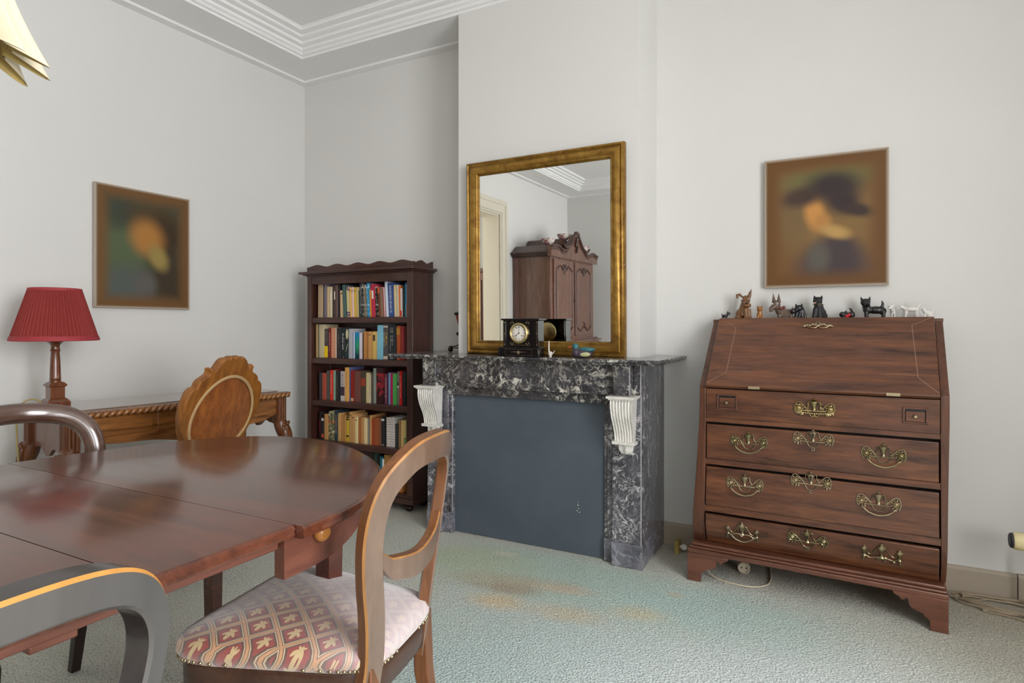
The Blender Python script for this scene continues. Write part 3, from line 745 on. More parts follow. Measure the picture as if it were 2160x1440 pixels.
# ================================================================== BOOKS
SHN=['top','second','third','fourth','bottom']
pagem=plain('book pages','C9B892',.9,var=.1,scale=60)
BM={}
def bmat(h,kind):
    k=(h,kind)
    if k in BM: return BM[k]
    t=NT('book '+h+' '+kind,.55,0,.35); v=t.coord(); n=t.noise(v,25,4,.6); c=lin(h)
    d=tuple(x*.86 for x in c[:3])+(1,); l=tuple(min(1,x*1.08) for x in c[:3])+(1,)
    col=t.mix(n,d,l); x,y,z=t.sep(v)
    def zb(a,b_): return t.m('MULTIPLY',t.m('GREATER_THAN',z,a),t.m('LESS_THAN',z,b_))
    if kind=='mottle' or kind=='mottle2' or kind=='mottle3':
        q=t.noise(v,45,3,.6); hi={'mottle':'B5AFA0','mottle2':'9FD3E8','mottle3':'C9BF9A'}[kind]
        col=t.mix(t.ramp(q,[(.5,0.0),(.6,1.0)]),col,hi)
        if kind=='mottle3': col=t.mix(t.m('MULTIPLY',zb(.11,.13),t.ramp(t.noise(v,60),[(.45,0.0),(.5,1.0)])),col,'B4532E')
    elif kind=='flower': col=t.mix(t.m('MULTIPLY',t.m('MAXIMUM',zb(-.1,.035),zb(.172,.3)),t.ramp(t.noise(v,70),[(.42,0.0),(.5,1.0)])),col,'6A3C78')
    elif kind=='grad': col=t.ramp(z,[(.02,'0D3A44'),(.08,'2E9A6C'),(.13,'1B8A8E'),(.16,'1B86C4')])
    elif kind in('stripe','stripew'): col=t.mix(t.m('LESS_THAN',t.m('ABSOLUTE',t.m('SUBTRACT',x,.002)),.003 if kind=='stripe' else .0045),col,'E4DCDA')
    elif kind=='picture':
        q=t.noise(v,18,3,.6,.8); col=t.mix(t.m('MULTIPLY',zb(.05,.19),t.ramp(q,[(.45,0.0),(.55,1.0)])),col,'A82A34')
    elif kind=='dots':
        q=t.m('MULTIPLY',t.m('GREATER_THAN',t.m('SINE',t.m('MULTIPLY',z,420)),.2),t.m('GREATER_THAN',t.noise(v,220,2),.5))
        col=t.mix(q,col,'7A8088' if h!='D7CDC3' else '6A5E58')
    t.base(col); BM[k]=t.mat; return t.mat
def patch(w,z0,z1,hexc,par,dx=0,name='spine_label',rough=.5):
    m=MB(); m.box(dx-w/2,dx+w/2,-.0009,.0004,z0,z1); return build(name,m,SMAT(hexc),par,0)
_sm={}
def SMAT(h):
    if h not in _sm: _sm[h]=plain('spine print '+h,h,.5,var=.05)
    return _sm[h]
def letters(par,w,z0,z1,hexc,dx=0,cell=.0045):
    m=MB(); z=z1; r=random.Random(int(z1*1e4))
    while z>z0+cell:
        h=cell*r.uniform(.55,1.0)
        if r.random()>.12:
            m.add([(dx-w/2,-.0008,z-h*.35),(dx+w/2,-.0008,z-h*.35),(dx+w/2,-.0008,z),(dx-w/2,-.0008,z)],[(0,1,2,3)])
            if r.random()>.4: m.add([(dx+(-w/2 if r.random()>.5 else w/2-.0012),-.0008,z-h*.9),(dx+(-w/2 if r.random()>.5 else w/2-.0012)+.0012,-.0008,z-h*.9),(dx+w*.1,-.0008,z),(dx+w*.1-.0012,-.0008,z)],[(0,1,2,3)])
        z-=cell
    build('spine_lettering',m,SMAT(hexc),par,0,doubles=False)
rnd=random.Random(3)
last_front=2.985
for si,(zs,row) in enumerate(BOOKS):
    if si==4: zs=.101
    for bi,(bx,w,h,ln,hx_,ph,st) in enumerate(row):
        dep=rnd.uniform(.115,.14); yy=2.983+rnd.uniform(0,.006)
        w=max(.006,w-.0012); r=min(.004,w*.3)
        m=MB()   # cover: spine plus two boards in plan, rounded back
        outer=[(-w/2,dep),(-w/2,r),(-w/2+r*.4,r*.25),(0,0),(w/2-r*.4,r*.25),(w/2,r),(w/2,dep)]
        th=min(.0022,w*.22)
        inner=[(w/2-th,dep),(w/2-th,r+th),(-w/2+th,r+th),(-w/2+th,dep)]
        m.prism([(a,c) for a,c in outer]+inner,0,h,'z')
        o=build('book',m,bmat(hx_,st),None,30)
        p=MB(); p.box(-w/2+th*.9,w/2-th*.9,r+th*.8,dep-.003,.003,h-.004); build('pages',p,pagem,o,0)
        o.location=(bx,yy,zs+.0005+ (w/2*sin(radians(abs(ln))))); o.rotation_euler=(0,radians(-ln),0)
        noun='' if ph.endswith('paperback') else ' book'
        tag(o,'%s%s on the %s shelf of the bookcase'%(ph[0].upper()+ph[1:],noun,SHN[si]),'book','books on the %s bookcase shelf'%SHN[si])
        W=w*.92
        if st=='dot': patch(w*.45,h*.86,h*.9,'4A3A30',o)
        elif st=='band': patch(w*.5,h*.55,h*.8,'E8D9C8' if si==0 else 'D8C8A8',o)
        elif st=='top': patch(W,h*.78,h*.99,'DC5A28',o)
        elif st=='foot': patch(W,h*.02,h*.22,'C8201E',o)
        elif st=='foot2': patch(W,h*.02,h*.36,'E0954E',o)
        elif st=='foot3': patch(W*.8,h*.02,h*.12,'C8A878',o)
        elif st=='footy': patch(w*.98,0.002,h*.4,'F0C800',o); letters(o,w*.25,h*.5,h*.9,'A8A09A')
        elif st=='footg': patch(W,h*.02,h*.34,'6E8C5F',o); patch(W,h*.35,h*.38,'1F1D18',o)
        elif st=='textw': letters(o,w*.4,h*.2,h*.85,'D8A898')
        elif st=='textr': letters(o,w*.55,h*.25,h*.72,'A0282A')
        elif st=='textb': letters(o,w*.35,h*.15,h*.85,'6A5E48')
        elif st=='text': letters(o,w*.45,h*.1,h*.92,'C8CCD4')
        elif st=='texth': letters(o,w*.2,h*.35,h*.9,'8F8A88' if si==1 else '7A4A1E')
        elif st=='plum': patch(W,h*.18,h*.48,'3E2A34',o); letters(o,w*.6,h*.5,h*.95,'6A5A5C')
        elif st=='redband': patch(W,h*.52,h*.76,'A03A24',o)
        elif st=='label': patch(w*.75,h*.66,h*.88,'4E4236',o)
        elif st=='labelo': patch(W,h*.74,h*.94,'A87428',o)
        elif st=='mark': patch(w*.7,h*.52,h*.58,'E0DCD8',o); patch(w*.6,h*.58,h*.68,'2A2834',o)
        elif st=='yb':
            for a in (.2,.84,.93): patch(W,h*a,h*(a+.06),'1E1A14',o)
        elif st=='top2': patch(W,h*.85,h*.97,'DAD6CC',o); patch(W,h*.08,h*.24,'C0502A',o)
        elif st=='top3': patch(w*.9,h*.88,h*.95,'D0CCC4',o); patch(w*.7,h*.03,h*.05,'D0CCC4',o)
        elif st=='picture': letters(o,w*.7,h*.62,h*.7,'E0D8D4',0,.012); 
        elif st=='title':
            t=text_mb('De pleum Lener',.0165); t.xf(Matrix.Translation((-.014,-.0008,h*.54))@Matrix.Rotation(pi/2,4,'X')@Matrix.Rotation(-pi/2,4,'Z')); build('spine_title',t,SMAT('E4E4E0'),o,0)
            letters(o,.0035,h*.33,h*.66,'8A8C88',-.001,.003)
            f=MB(); f.ell((.02,-.0003,h*.78),(.0105,.0008,.033)); f.add([(.008,-.0008,h*.22),(.026,-.0008,h*.5),(.026,-.0008,h*.42),(.01,-.0008,h*.2)],[(0,1,2,3)]); build('cover_picture',f,SMAT('CFC49A'),o,0)
            f=MB(); f.add([(.008,-.0007,h*.2),(.03,-.0007,h*.5),(.031,-.0007,.003),(.004,-.0007,.003)],[(0,1,2,3)]); build('cover_ground',f,SMAT('123238'),o,0)
            patch(.004,h*.03,h*.05,'DCDCD8',o,-.012)
        elif st=='titley':
            letters(o,w*.3,h*.38,h*.8,'E0B828',w*.15,.011); letters(o,w*.2,h*.32,h*.8,'C8C4BC',-w*.3,.006); patch(w*.9,h*.9,h*.95,'C8C0B0',o); patch(w*.9,h*.01,h*.1,'C8B8A0',o)
        elif st=='title2':
            letters(o,w*.16,h*.4,h*.93,'A8A8A4',w*.02,.006); letters(o,w*.14,h*.45,h*.93,'9A9A98',-w*.2,.006); patch(w*.05,h*.25,h*.45,'8A8A88',o,-w*.24); patch(w*.36,h*.07,h*.11,'A8A8A6',o,-w*.12); patch(w*.46,h*.03,h*.05,'90908E',o,-w*.1)
# ================================================================== DINING TABLE
TB=thing('dining_table','long red mahogany dining table with rounded ends','table',(-1.43,.53,0))
Tt=Matrix.Translation((1.43,-.53,0))
def tp(name,mb,mat,par=None,**k): return build(name,mb.xf(Tt),mat,par or TB,**k)
END=[(-.868,.813),(-.872,.90),(-.893,.99),(-.935,1.085),(-.99,1.175),(-1.06,1.255),(-1.155,1.333),(-1.287,1.408),(-1.43,1.458),(-1.572,1.474),(-1.709,1.43),(-1.821,1.339),(-1.892,1.215),(-1.94,1.04),(-1.968,.92),(-1.984,.813)]
ENDS=sp2(END,5)
def inset(pts,d,c):
    out=[]; n=len(pts)
    for i,(x,y) in enumerate(pts):
        a=pts[max(0,i-1)]; b_=pts[min(n-1,i+1)]; tx,ty=b_[0]-a[0],b_[1]-a[1]; L=sqrt(tx*tx+ty*ty); nx,ny=-ty/L,tx/L
        if (c[0]-x)*nx+(c[1]-y)*ny<0: nx,ny=-nx,-ny
        if i in (0,n-1): ny=0; nx=math.copysign(1,c[0]-x)
        out.append((x+nx*d,y+ny*d))
    return out
EDGE=[(.010,.7505),(.004,.749),(.0,.744),(.0,.742),(.0035,.7405),(.0025,.737),(.0,.733),(.001,.729),(.008,.7265)]
def top_end(pts):
    m=MB(); rows=[]
    c=(-1.43,sum(p[1] for p in pts)/len(pts))
    for d,z in EDGE: rows.append([(x,y,z) for x,y in inset(pts,d,c)])
    o=m.grid(rows); n=len(pts)
    m.f.append(tuple(range(o,o+n))); m.m.append(0)
    m.f.append(tuple(range(o+(len(EDGE)-1)*n,o+len(EDGE)*n))[::-1]); m.m.append(0)
    # flat joint side
    L=[o+j*n for j in range(len(EDGE))]; R=[o+j*n+n-1 for j in range(len(EDGE))]
    m.f.append(tuple(L+R[::-1])); m.m.append(0)
    return m
tp('top_end',top_end(ENDS),M['mahog'],smooth=40)
NEAR=[(x,1.066-y) for x,y in ENDS]
tp('top_end',top_end(NEAR),M['mahog'],smooth=40)
def leafmb(y0,y1):
    m=MB(); rows=[]
    for y in (y0,y1):
        r=[(-1.981+d,y,z) for d,z in EDGE[::-1]]+[(-.889-d,y,z) for d,z in EDGE]; rows.append(r)
    m.sweep(rows); return m
tp('leaf',leafmb(.5345,.8115),M['mahog'],smooth=40); tp('leaf',leafmb(.2545,.5325),M['mahog'],smooth=40)
def apron_curve(sgn):
    pts=ENDS if sgn>0 else NEAR
    a=inset(pts,.052,(-1.43,1.0 if sgn>0 else .06)); c=inset(pts,.078,(-1.43,1.0 if sgn>0 else .06)); m=MB(); rows=[]
    for i in range(len(a)):
        (x,y),(u,v)=a[i],c[i]; rows.append([(x,y,.7262),(x,y,.642),(u,v,.642),(u,v,.7262)])
    m.sweep(rows); return m
tp('apron',apron_curve(1),M['apron'],smooth=40); tp('apron',apron_curve(-1),M['apron'],smooth=40)
b=MB(); b.box(-.955,-.932,.255,.811,.698,.7264); tp('rail',b,M['apron'],bevel=.003)
b=MB(); b.box(-1.94,-1.917,.255,.811,.698,.7264); tp('rail',b,M['apron'],bevel=.003)
for a_ in (-1.2,-1.7):
    b=MB(); b.box(a_,a_+.05,.05,1.2,.675,.7262); tp('slide',b,M['apron'])
b=MB(); b.box(-.965,-.94,.41,.47,.685,.699); tp('leaf_support',b,M['apron'],bevel=.003)
for x,y in ((-1.765,1.275),(-1.12,1.13),(-1.765,-.21),(-1.12,-.065)):
    b=MB(); r=[]
    for z,w in ((.70,.024),(.6,.024),(.05,.017),(.045,.014)): r.append([(x-w,y-w,z),(x+w,y-w,z),(x+w,y+w,z),(x-w,y+w,z)])
    b.sweep(r); lg_=tp('leg',b,M['mahogy'],bevel=.002)
    b=MB(); b.lathe([(.012,.046),(.016,.04),(.01,.036)],(x,y,0),12); b.ell((x,y,.0155),(.0155,.009,.0155),12,8); tp('castor',b,M['brassd'],lg_)
b=MB(); b.lathe([(0,-.034),(.014,-.033),(.021,-.027),(.024,-.019),(.0225,-.012),(.016,-.008),(.018,-.003),(.026,0),(.026,.006)],(0,0,0),20,'x')
b.xf(Matrix.Translation((-.930,.905,.706))@Matrix.Scale(.8,4)@Matrix.Rotation(pi,4,'Z')); tp('knob',b,plain('golden turned knob','96602A',.25,coat=.4,var=.3))
# ================================================================== HOOP BACK CHAIRS
def make_chair(name,label,loc,rz,mats,seatmat,round_=False,hw=.166,H=.853,lean=.12,bow=.06,group=None,facew=.05,sd=.228,zo=.0,rr=(.021,.020),lx=.168,ly=-.195,thk=.03,sw=.196,wst=0,tp=.16,yo=.0):
    F,W_,O_=mats
    ch=thing(name,label,'chair',(loc[0],loc[1],0),rz,group)
    k=hw/.166
    def Y(x,z): return sd-.006+yo+lean*(z-.44)-bow*(x/.17)**2
    def P(x,z): return Vector((x,Y(x,z),z))
    half=[(.130*k,.345),(.127*k,.41),(.127*k,.46),(.138*k,.54),(.155*k,.62),(.165*k,.69),(.164*k,.75),(.150*k,.797),(.12*k,.83),(.07*k,H-.006),(0,H)]
    half=[(x*(1-wst*max(0,.76-z)/.3),z) for x,z in half]
    pts2=[(-x,z) for x,z in half]+[(x,z) for x,z in half[-2::-1]]
    path=[P(p.x,p.z) for p in spline([(x,0,z) for x,z in pts2],7)]
    m=MB(); rows=[]; N=len(path)
    for i,p in enumerate(path):
        T=(path[min(N-1,i+1)]-path[max(0,i-1)]).normalized()
        Nn=Vector((2*bow*p.x/.17**2,1,-lean)).normalized(); Sd=T.cross(Nn).normalized()
        fw=facew*(1.0+.22*abs(T.x)**2); t=thk; bv=.004
        if round_:
            rows.append([p+Sd*(rr[0]*cos(a))-Nn*(max(-.010,rr[1]*sin(a))) for a in [2*pi*q/20 for q in range(20)]])
        else:
            w2,t2=fw/2,t/2
            sec=[(-w2,t2-bv),(-w2+bv,t2),(w2-bv,t2),(w2,t2-bv),(w2,-t2+bv),(w2-bv,-t2),(-w2+bv,-t2),(-w2,-t2+bv)]
            rows.append([p+Sd*a+Nn*c for a,c in sec])
    if round_: m.sweep(rows)
    else: m.sweep(rows,mats=[0,0,1,2,1,2,0,2])
    build('hoop_back',m,[F,W_,O_],ch,30)
    # cross rail
    m=MB(); rows=[]
    for i in range(33):
        u=-1+2*i/32; x=u*.142*k; z=.622+.018*abs(u)**6-.010*cos(u*pi)*1.0+(.014*max(0,abs(u)-.75)/.25)
        th=.052-.018*abs(u)**3; y=Y(x,z); nx=2*bow*x/.17**2
        Nn=Vector((nx,1,-lean)).normalized(); p=Vector((x,y,z)); t2=.011; bv=.003; w2=th/2
        sec=[(-w2,t2-bv),(-w2+bv,t2),(w2-bv,t2),(w2,t2-bv),(w2,-t2+bv),(w2-bv,-t2),(-w2+bv,-t2),(-w2,-t2+bv)]
        rows.append([p+Vector((0,0,a))+Nn*c for a,c in sec])
    m.sweep(rows,mats=[0,0,1,2,1,2,0,2]); build('cross_rail',m,[F,W_,O_],ch,30)
    # seat
    def out(ang,g=0.0):
        c,s=cos(ang),sin(ang); e=.32
        x=math.copysign(abs(c)**e,c); y=math.copysign(abs(s)**e,s)
        return (x*(sw*(1-tp*(y+1)/2)+g), y*(sd+g))
    m=MB(); rows=[]; n=64
    for g,z in ((.0,.405),(.006,.412),(.012,.425),(.013,.437),(.006,.451)): rows.append([(*out(2*pi*i/n,g),z+zo) for i in range(n)])
    for j in range(1,9):
        t=j/8; z=zo+.451+.034*(1-(1-t)**2.2); rows.append([(a*(1-t),c*(1-t),z) for a,c in [out(2*pi*i/n,.006) for i in range(n)]])
    m.grid(rows,closed_u=True); build('seat',m,seatmat,ch,60)
    m=MB(); rows=[]
    for g,z in ((-.02,.40),(0,.404),(.002,.40),(.001,.352),(-.002,.348),(-.025,.348)): rows.append([(*out(2*pi*i/n,g),z+zo) for i in range(n)])
    m.grid(rows,closed_u=True); build('seat_rail',m,M['chairr'],ch,40)
    m=MB()
    for i in range(76):
        x,y=out(2*pi*(i+.5)/76,.0085); m.ell((x,y,.414+zo),.0042,6,4)
    build('nail_trim',m,M['brassd'] if not round_ else M['brass'],ch,60)
    for s in (-1,1):
        m=MB(); x,y=s*lx,ly
        m.lathe([(.022,.36+zo),(.022,.31),(.017,.30),(.024,.29),(.017,.28),(.021,.26),(.013,.05),(.017,.045),(.012,.03),(.012,.0)],(x,y,0),14); build('leg',m,O_,ch)
        m=MB(); r=[]
        for z,yy,w in ((.42+zo,sd-.01,.018),(.3,sd-.006,.018),(.15,sd+.017,.016),(0,sd+.06,.014)):
            xx=s*(.128*k+.012*(1-z/.42)); yy-=bow*(.13*k/.17)**2-yo
            r.append([(xx-w,yy-w,z),(xx+w,yy-w,z),(xx+w,yy+w,z),(xx-w,yy+w,z)])
        m.sweep(r); build('leg',m,O_,ch,bevel=.003)
    return ch
make_chair('dining_chair','worn edged hoop back chair with patterned seat at the rounded table end',(-1.05,1.03),radians(-79),(M['chairw'],M['chairl'],M['chairs']),M['seat'],hw=.162,H=.862,bow=.038,lean=.14,sd=.216,zo=.022,ly=-.18,sw=.222,tp=.38,yo=.012)
make_chair('dining_chair','dark hoop back chair with rubbed orange edge at the long side of the dining table',(-.945,.248),radians(-86),(M['chaird'],M['orange'],M['chaire']),M['darkseat'],hw=.182,facew=.036,thk=.036,bow=.03,lx=.15,H=.855,wst=.28)
make_chair('dining_chair','round rimmed polished hoop back chair between the dining table and the writing desk',(-1.985,.915),radians(88),(M['hoop'],M['hoop'],M['leg']),M['darkseat'],round_=True,hw=.192,H=.852,rr=(.031,.024),lx=.18,ly=-.13,sd=.20)
# ================================================================== WRITING DESK
DR=radians(84); dsk=thing('writing_desk','carved walnut writing desk with rope edge along the white wall','desk',(-2.72,1.30,0),DR)
L,D,Zt=1.06,.47,.772
b=MB(); b.box(.012,L-.012,.012,D-.012,.744,.768); b.box(.05,L-.05,.05,D-.05,.7665,.7725); build('top',b,[M['desktop']],dsk,bevel=.003)
def rope(p0,p1,r=.0135,pitch=.027):
    p0,p1=Vector(p0),Vector(p1); d=p1-p0; n=int(d.length/pitch); t=d.normalized(); m=MB()
    side=t.cross(Vector((0,0,1)))
    ax=(t*.8+Vector((0,0,1))*.6).normalized(); q=side; w=ax.cross(q).normalized()
    R=Matrix((q,w,ax)).transposed()
    for i in range(n):
        c=p0+t*(pitch*(i+.5)*d.length/(n*pitch)); m.ell(c,(.014,.0115,.0215),8,7,R)
    return m
b=rope((.006,.008,.752),(L-.006,.008,.752)); b.join(rope((.008,.012,.752),(.008,D-.01,.752))); b.join(rope((L-.008,.012,.752),(L-.008,D-.01,.752)))
build('rope_moulding',b,M['walnut'],dsk,60,doubles=False)
def shaped_panel(a0,a1,zt,f,t0,t1,axis,n=40):
    pts=[(a0,zt),(a1,zt)]
    for i in range(n+1):
        u=1-i/n; pts.append((a0+(a1-a0)*u,f(u)))
    m=MB(); m.prism(pts,t0,t1,axis); return m
front=lambda u: .575+.045*cos(4*pi*(u-.5))*(1 if abs(u-.5)<.25 else 1)-.03*(1-abs(2*u-1))**1.0+.01
front=lambda u: .632-.034*(.5+.5*cos(2*pi*(u-.5)))**1.4-.010*(.5+.5*cos(6*pi*(u-.5)))+.02*max(0,(abs(2*u-1)-.8)/.2)
b=shaped_panel(.055,L-.055,.745,front,.035,.052,'y'); build('front_apron',b,M['walnut'],dsk,30)
b=MB()
for xa,xb in ((.07,.36),(.38,.68),(.70,L-.07)):
    b.box(xa,xb,.0305,.036,.652,.735)
build('drawer_front',b,M['walnut'],dsk,bevel=.004)
side=lambda u: .61-.03*(.5+.5*cos(2*pi*(u-.5)*1.0))**2-.012*cos(6*pi*(u-.5))
for xx in (.03,L-.046):
    b=MB(); pts=[(.05,.745),(D-.04,.745)]+[(.05+(D-.09)*(1-i/30),side(1-i/30)) for i in range(31)]; b.prism(pts,xx,xx+.016,'x'); build('side_apron',b,M['lampw'],dsk,30)
b=MB(); b.box(.055,L-.055,D-.045,D-.03,.62,.745); build('back_apron',b,M['walnut'],dsk)
for sx,sy in ((0,0),(1,0),(0,1),(1,1)):
    cx=.045 if sx==0 else L-.045; cy=.045 if sy==0 else D-.045; ox=-1 if sx==0 else 1; oy=-1 if sy==0 else 1
    b=MB(); b.box(cx-.026,cx+.026,cy-.026,cy+.026,.60,.745)
    for k in range(3): 
        b.tube([(cx-.014+.014*k,cy+oy*.027,.61),(cx-.014+.014*k,cy+oy*.027,.742)],.0065,8); b.tube([(cx+ox*.027,cy-.014+.014*k,.61),(cx+ox*.027,cy-.014+.014*k,.742)],.0065,8)
    q=.7071
    path=spline([(cx,cy,.615),(cx+ox*.018*q,cy+oy*.018*q,.57),(cx+ox*.035*q,cy+oy*.035*q,.52),(cx+ox*.03*q,cy+oy*.03*q,.44),(cx+ox*.005,cy+oy*.005,.30),(cx-ox*.012,cy-oy*.012,.16),(cx-ox*.004,cy-oy*.004,.07),(cx+ox*.022,cy+oy*.022,.022)],5)
    nP=len(path); rr=[.032+.006*sin(pi*min(1,i/12)) if i<12 else max(.014,.034-.022*(i-12)/14) for i in range(nP)]; rr[-1]=.02
    b.tube(path,rr,10); b.ell((cx+ox*.024,cy+oy*.024,.014),(.022,.022,.014),10,6)
    lg=build('leg',b,M['walnutz'],dsk,50)
    b=MB()                                           # carved acanthus on the knee
    for k in range(5):
        a=-.9+.45*k; bx_,by_=cos(a),sin(a); ux,uy=(ox*q*bx_-oy*q*by_, oy*q*bx_+ox*q*by_)
        b.tube(spline([(cx+ux*.034,cy+uy*.034,.60-.006*abs(k-2)),(cx+ux*.046,cy+uy*.046,.585),(cx+ux*.05,cy+uy*.05,.555-.005*k),(cx+ux*.042,cy+uy*.042,.515)],4),[.004,.005,.006,.006,.007,.007,.007,.006,.006,.005,.005,.004,.003],7)
        b.ell((cx+ux*.05,cy+uy*.05,.603-.005*abs(k-2)),(.008,.008,.009),8,6)
    build('carved_knee',b,M['walnutz'],lg,60)
# ================================================================== CARVED DESK CHAIR
dc=thing('carved_desk_chair','golden walnut chair with oval brown velvet back and carved crest at the writing desk','chair',(-2.55,1.695,0),radians(-77))
# local: +y towards the room (rear of the chair), x along the back
def DB(x,z,t=0):     # leaning back plane; t thickness towards the rear
    return (x,.135+.28*(z-.55)+t,z-.28*t)
half=[(.0,.985),(.012,.994),(.026,.994),(.036,.984),(.052,.990),(.075,.978),(.092,.952),(.102,.936),(.112,.936),(.121,.950),(.131,.948),(.129,.926),(.15,.913),(.172,.902),(.181,.886),(.184,.873),(.202,.872),(.220,.85),(.230,.80),(.229,.755),(.215,.71),(.20,.675),(.185,.65),(.182,.628),(.19,.605),(.205,.59),(.205,.575),(.175,.56),(.12,.545),(.0,.54)]
right=sp2(half,4); outl=right+[(-x,z) for x,z in right[-2:0:-1]]
oval=[(.176*cos(a)*(1-.08*sin(a)) ,.745+.158*sin(a)) for a in [2*pi*i/48 for i in range(48)]]
# frame: ring between outline and oval, resampled by angle
def ray_out(a):
    best=None; c=(0,.745); n=len(outl)
    dx,dz=cos(a),sin(a)
    for i in range(n):
        (x0_,z0_),(x1_,z1_)=outl[i],outl[(i+1)%n]; ex,ez=x1_-x0_,z1_-z0_; den=dx*ez-dz*ex
        if abs(den)<1e-9: continue
        t=((x0_-c[0])*ez-(z0_-c[1])*ex)/den; u=((x0_-c[0])*dz-(z0_-c[1])*dx)/den
        if t>0 and -1e-6<=u<=1+1e-6 and (best is None or t>best): best=t
    return (c[0]+dx*best,c[1]+dz*best)
NA=240
def ov(a,g=0.0): return ((.176+g)*cos(a)*(1-.08*sin(a)),.745+(.158+g)*sin(a))
rows=[]
for i in range(NA):
    a=2*pi*i/NA; X=ray_out(a); aa=a; o=ov(a)
    f=lambda s:(X[0]+(o[0]-X[0])*s,X[1]+(o[1]-X[1])*s)
    p1,p2=f(.06),f(.94)
    rows.append([DB(*X,.0),DB(*X,.012),DB(*p1,.020),DB(*p2,.020),DB(*o,.014),DB(*o,-.012),DB(*p2,-.018),DB(*p1,-.016)])
b=MB(); b.sweep(rows,closed=True); build('back_frame',b,M['golden'],dc,45)
b=MB(); ring=[]
for i in range(96): ring.append(Vector(DB(*ov(2*pi*i/96,.006),.021)))
b.tube(ring,.0075,8,closed=True,flat=.7); build('gimp_braid',b,M['gimp'],dc,60)
b=MB(); rows=[]
for j in range(7):
    s=1-j/6; rows.append([DB(ov(2*pi*i/48)[0]*s,.745+(ov(2*pi*i/48)[1]-.745)*s,.012+.012*(1-s*s)) for i in range(48)])
b.grid(rows,closed_u=True); rows=[[DB(ov(2*pi*i/48)[0]*s,.745+(ov(2*pi*i/48)[1]-.745)*s,-.008-.02*(1-s*s)) for i in range(48)] for s in (1,.7,.4,.1)]
b.grid(rows,closed_u=True); build('back_pad',b,M['velvet'],dc,60)
b=MB(); rows=[]
n=48
def so(i,g=0):
    c,s=cos(2*pi*i/n),sin(2*pi*i/n); e=.55; return (math.copysign(abs(c)**e,c)*(.225+g),math.copysign(abs(s)**e,s)*(.2+g)-.07)
for g,z in ((-.01,.40),(.0,.42),(.0,.445),(-.01,.46)): rows.append([(*so(i,g),z) for i in range(n)])
for j in range(1,6): rows.append([(so(i)[0]*(1-j/5),-.07+(so(i)[1]+.07)*(1-j/5),.46+.03*(1-(1-j/5)**2)) for i in range(n)])
b.grid(rows,closed_u=True); build('seat',b,M['velvet'],dc,60)
b=MB(); rows=[]
for g,z in ((-.03,.40),(.004,.40),(.006,.36),(-.002,.335),(-.03,.335)): rows.append([(*so(i,g),z) for i in range(n)])
b.grid(rows,closed_u=True); build('seat_rail',b,M['golden'],dc,40)
for s in (-1,1):
    b=MB(); b.tube(spline([(s*.18,-.22,.37),(s*.2,-.245,.30),(s*.185,-.23,.15),(s*.19,-.245,.02)],6),[.026]*7+[.022]*6+[.015]*6,10); b.ell((s*.19,-.247,.015),(.02,.02,.015),10,6); build('leg',b,M['golden'],dc,50)
    b=MB(); b.tube(spline([(s*.165,.08,.40),(s*.155,.06,.28),(s*.14,.03,.14),(s*.13,-.0,.016)],6),[.022]*12+[.018]*7,10); build('leg',b,M['golden'],dc,50)
    b=MB(); b.tube(spline([(s*.165,.085,.38),(s*.168,.112,.47),(s*.17,.138,.56)],5),.02,10); build('back_post',b,M['golden'],dc,50)
# ================================================================== TABLE LAMP
lp=thing('table_lamp','table lamp with red pleated shade and turned wooden column on the writing desk','lamp',(-3.07,1.44,.7727),radians(84))
def sq(rows): 
    m=MB(); m.sweep([[(-w,-w,z),(w,-w,z),(w,w,z),(-w,w,z)] for w,z in rows]); return m
b=sq([(w_*.76,z_) for w_,z_ in [(.058,0),(.058,.012),(.054,.016),(.05,.022),(.044,.026),(.036,.03)]]); b.join(sq([(w_*.76,z_) for w_,z_ in [(.036,.03),(.036,.078),(.044,.083),(.045,.089),(.034,.098),(.03,.1)]])); build('base',b,M['lampw'],lp,30)
b=MB(); b.lathe([(.0225,.099),(.0225,.106),(.0195,.109),(.023,.114),(.021,.12),(.0205,.15),(.019,.19),(.0165,.232),(.0175,.236),(.0195,.24),(.0175,.244),(.0165,.262),(.022,.27),(.03,.277),(.037,.281),(.037,.285),(.012,.287)],(0,0,0),28); build('column',b,M['lampw'],lp,40)
b=MB(); b.lathe([(.013,.286),(.019,.29),(.019,.315),(.014,.318),(.014,.335)],(0,0,0),20); b.tube([(0,0,.33),(0,0,.5)],.004); 
for k in range(3): b.tube([(0,0,.5),(.092*cos(2*pi*k/3),.092*sin(2*pi*k/3),.5)],.002,6)
build('lamp_holder',b,M['black'],lp)
b=MB(); b.lathe([(.0,.42),(.022,.405),(.03,.385),(.026,.36),(.014,.336)],(0,0,0),20); build('bulb',b,M['white'],lp)
z0,z1=.287,.514; b=MB(); rows=[]; n=240
for t in [i/10 for i in range(11)]:
    r0=.158+(.094-.158)*t; z=z0+(z1-z0)*t; row=[]
    for i in range(n):
        u=(i%4)/4; dr=(0,.0052,.0060,.0016)[i%4]*(1-.35*t); a=2*pi*i/n; row.append(((r0+dr)*cos(a),(r0+dr)*sin(a),z))
    rows.append(row)
b.grid(rows,closed_u=True); rows=[]
shade=build('lamp_shade',b,M['shade'],lp,20)
b=MB()
b.lathe([(.157,z0-.004),(.1645,z0-.003),(.166,z0+.003),(.1645,z0+.008),(.1625,z0+.0095),(.1625,z0+.016),(.160,z0+.018)],(0,0,0),72,caps=False)
b.lathe([(.0925,z1+.002),(.0985,z1+.001),(.1005,z1-.006),(.0995,z1-.012)],(0,0,0),72,caps=False); build('shade_binding',b,plain('red binding','982F36',.7,var=.05),shade,50)
b=MB(); b.lathe([(.1565,z0-.003),(.0925,z1)],(0,0,0),72,caps=False); build('shade_lining',b,M['shadein'],shade,50)
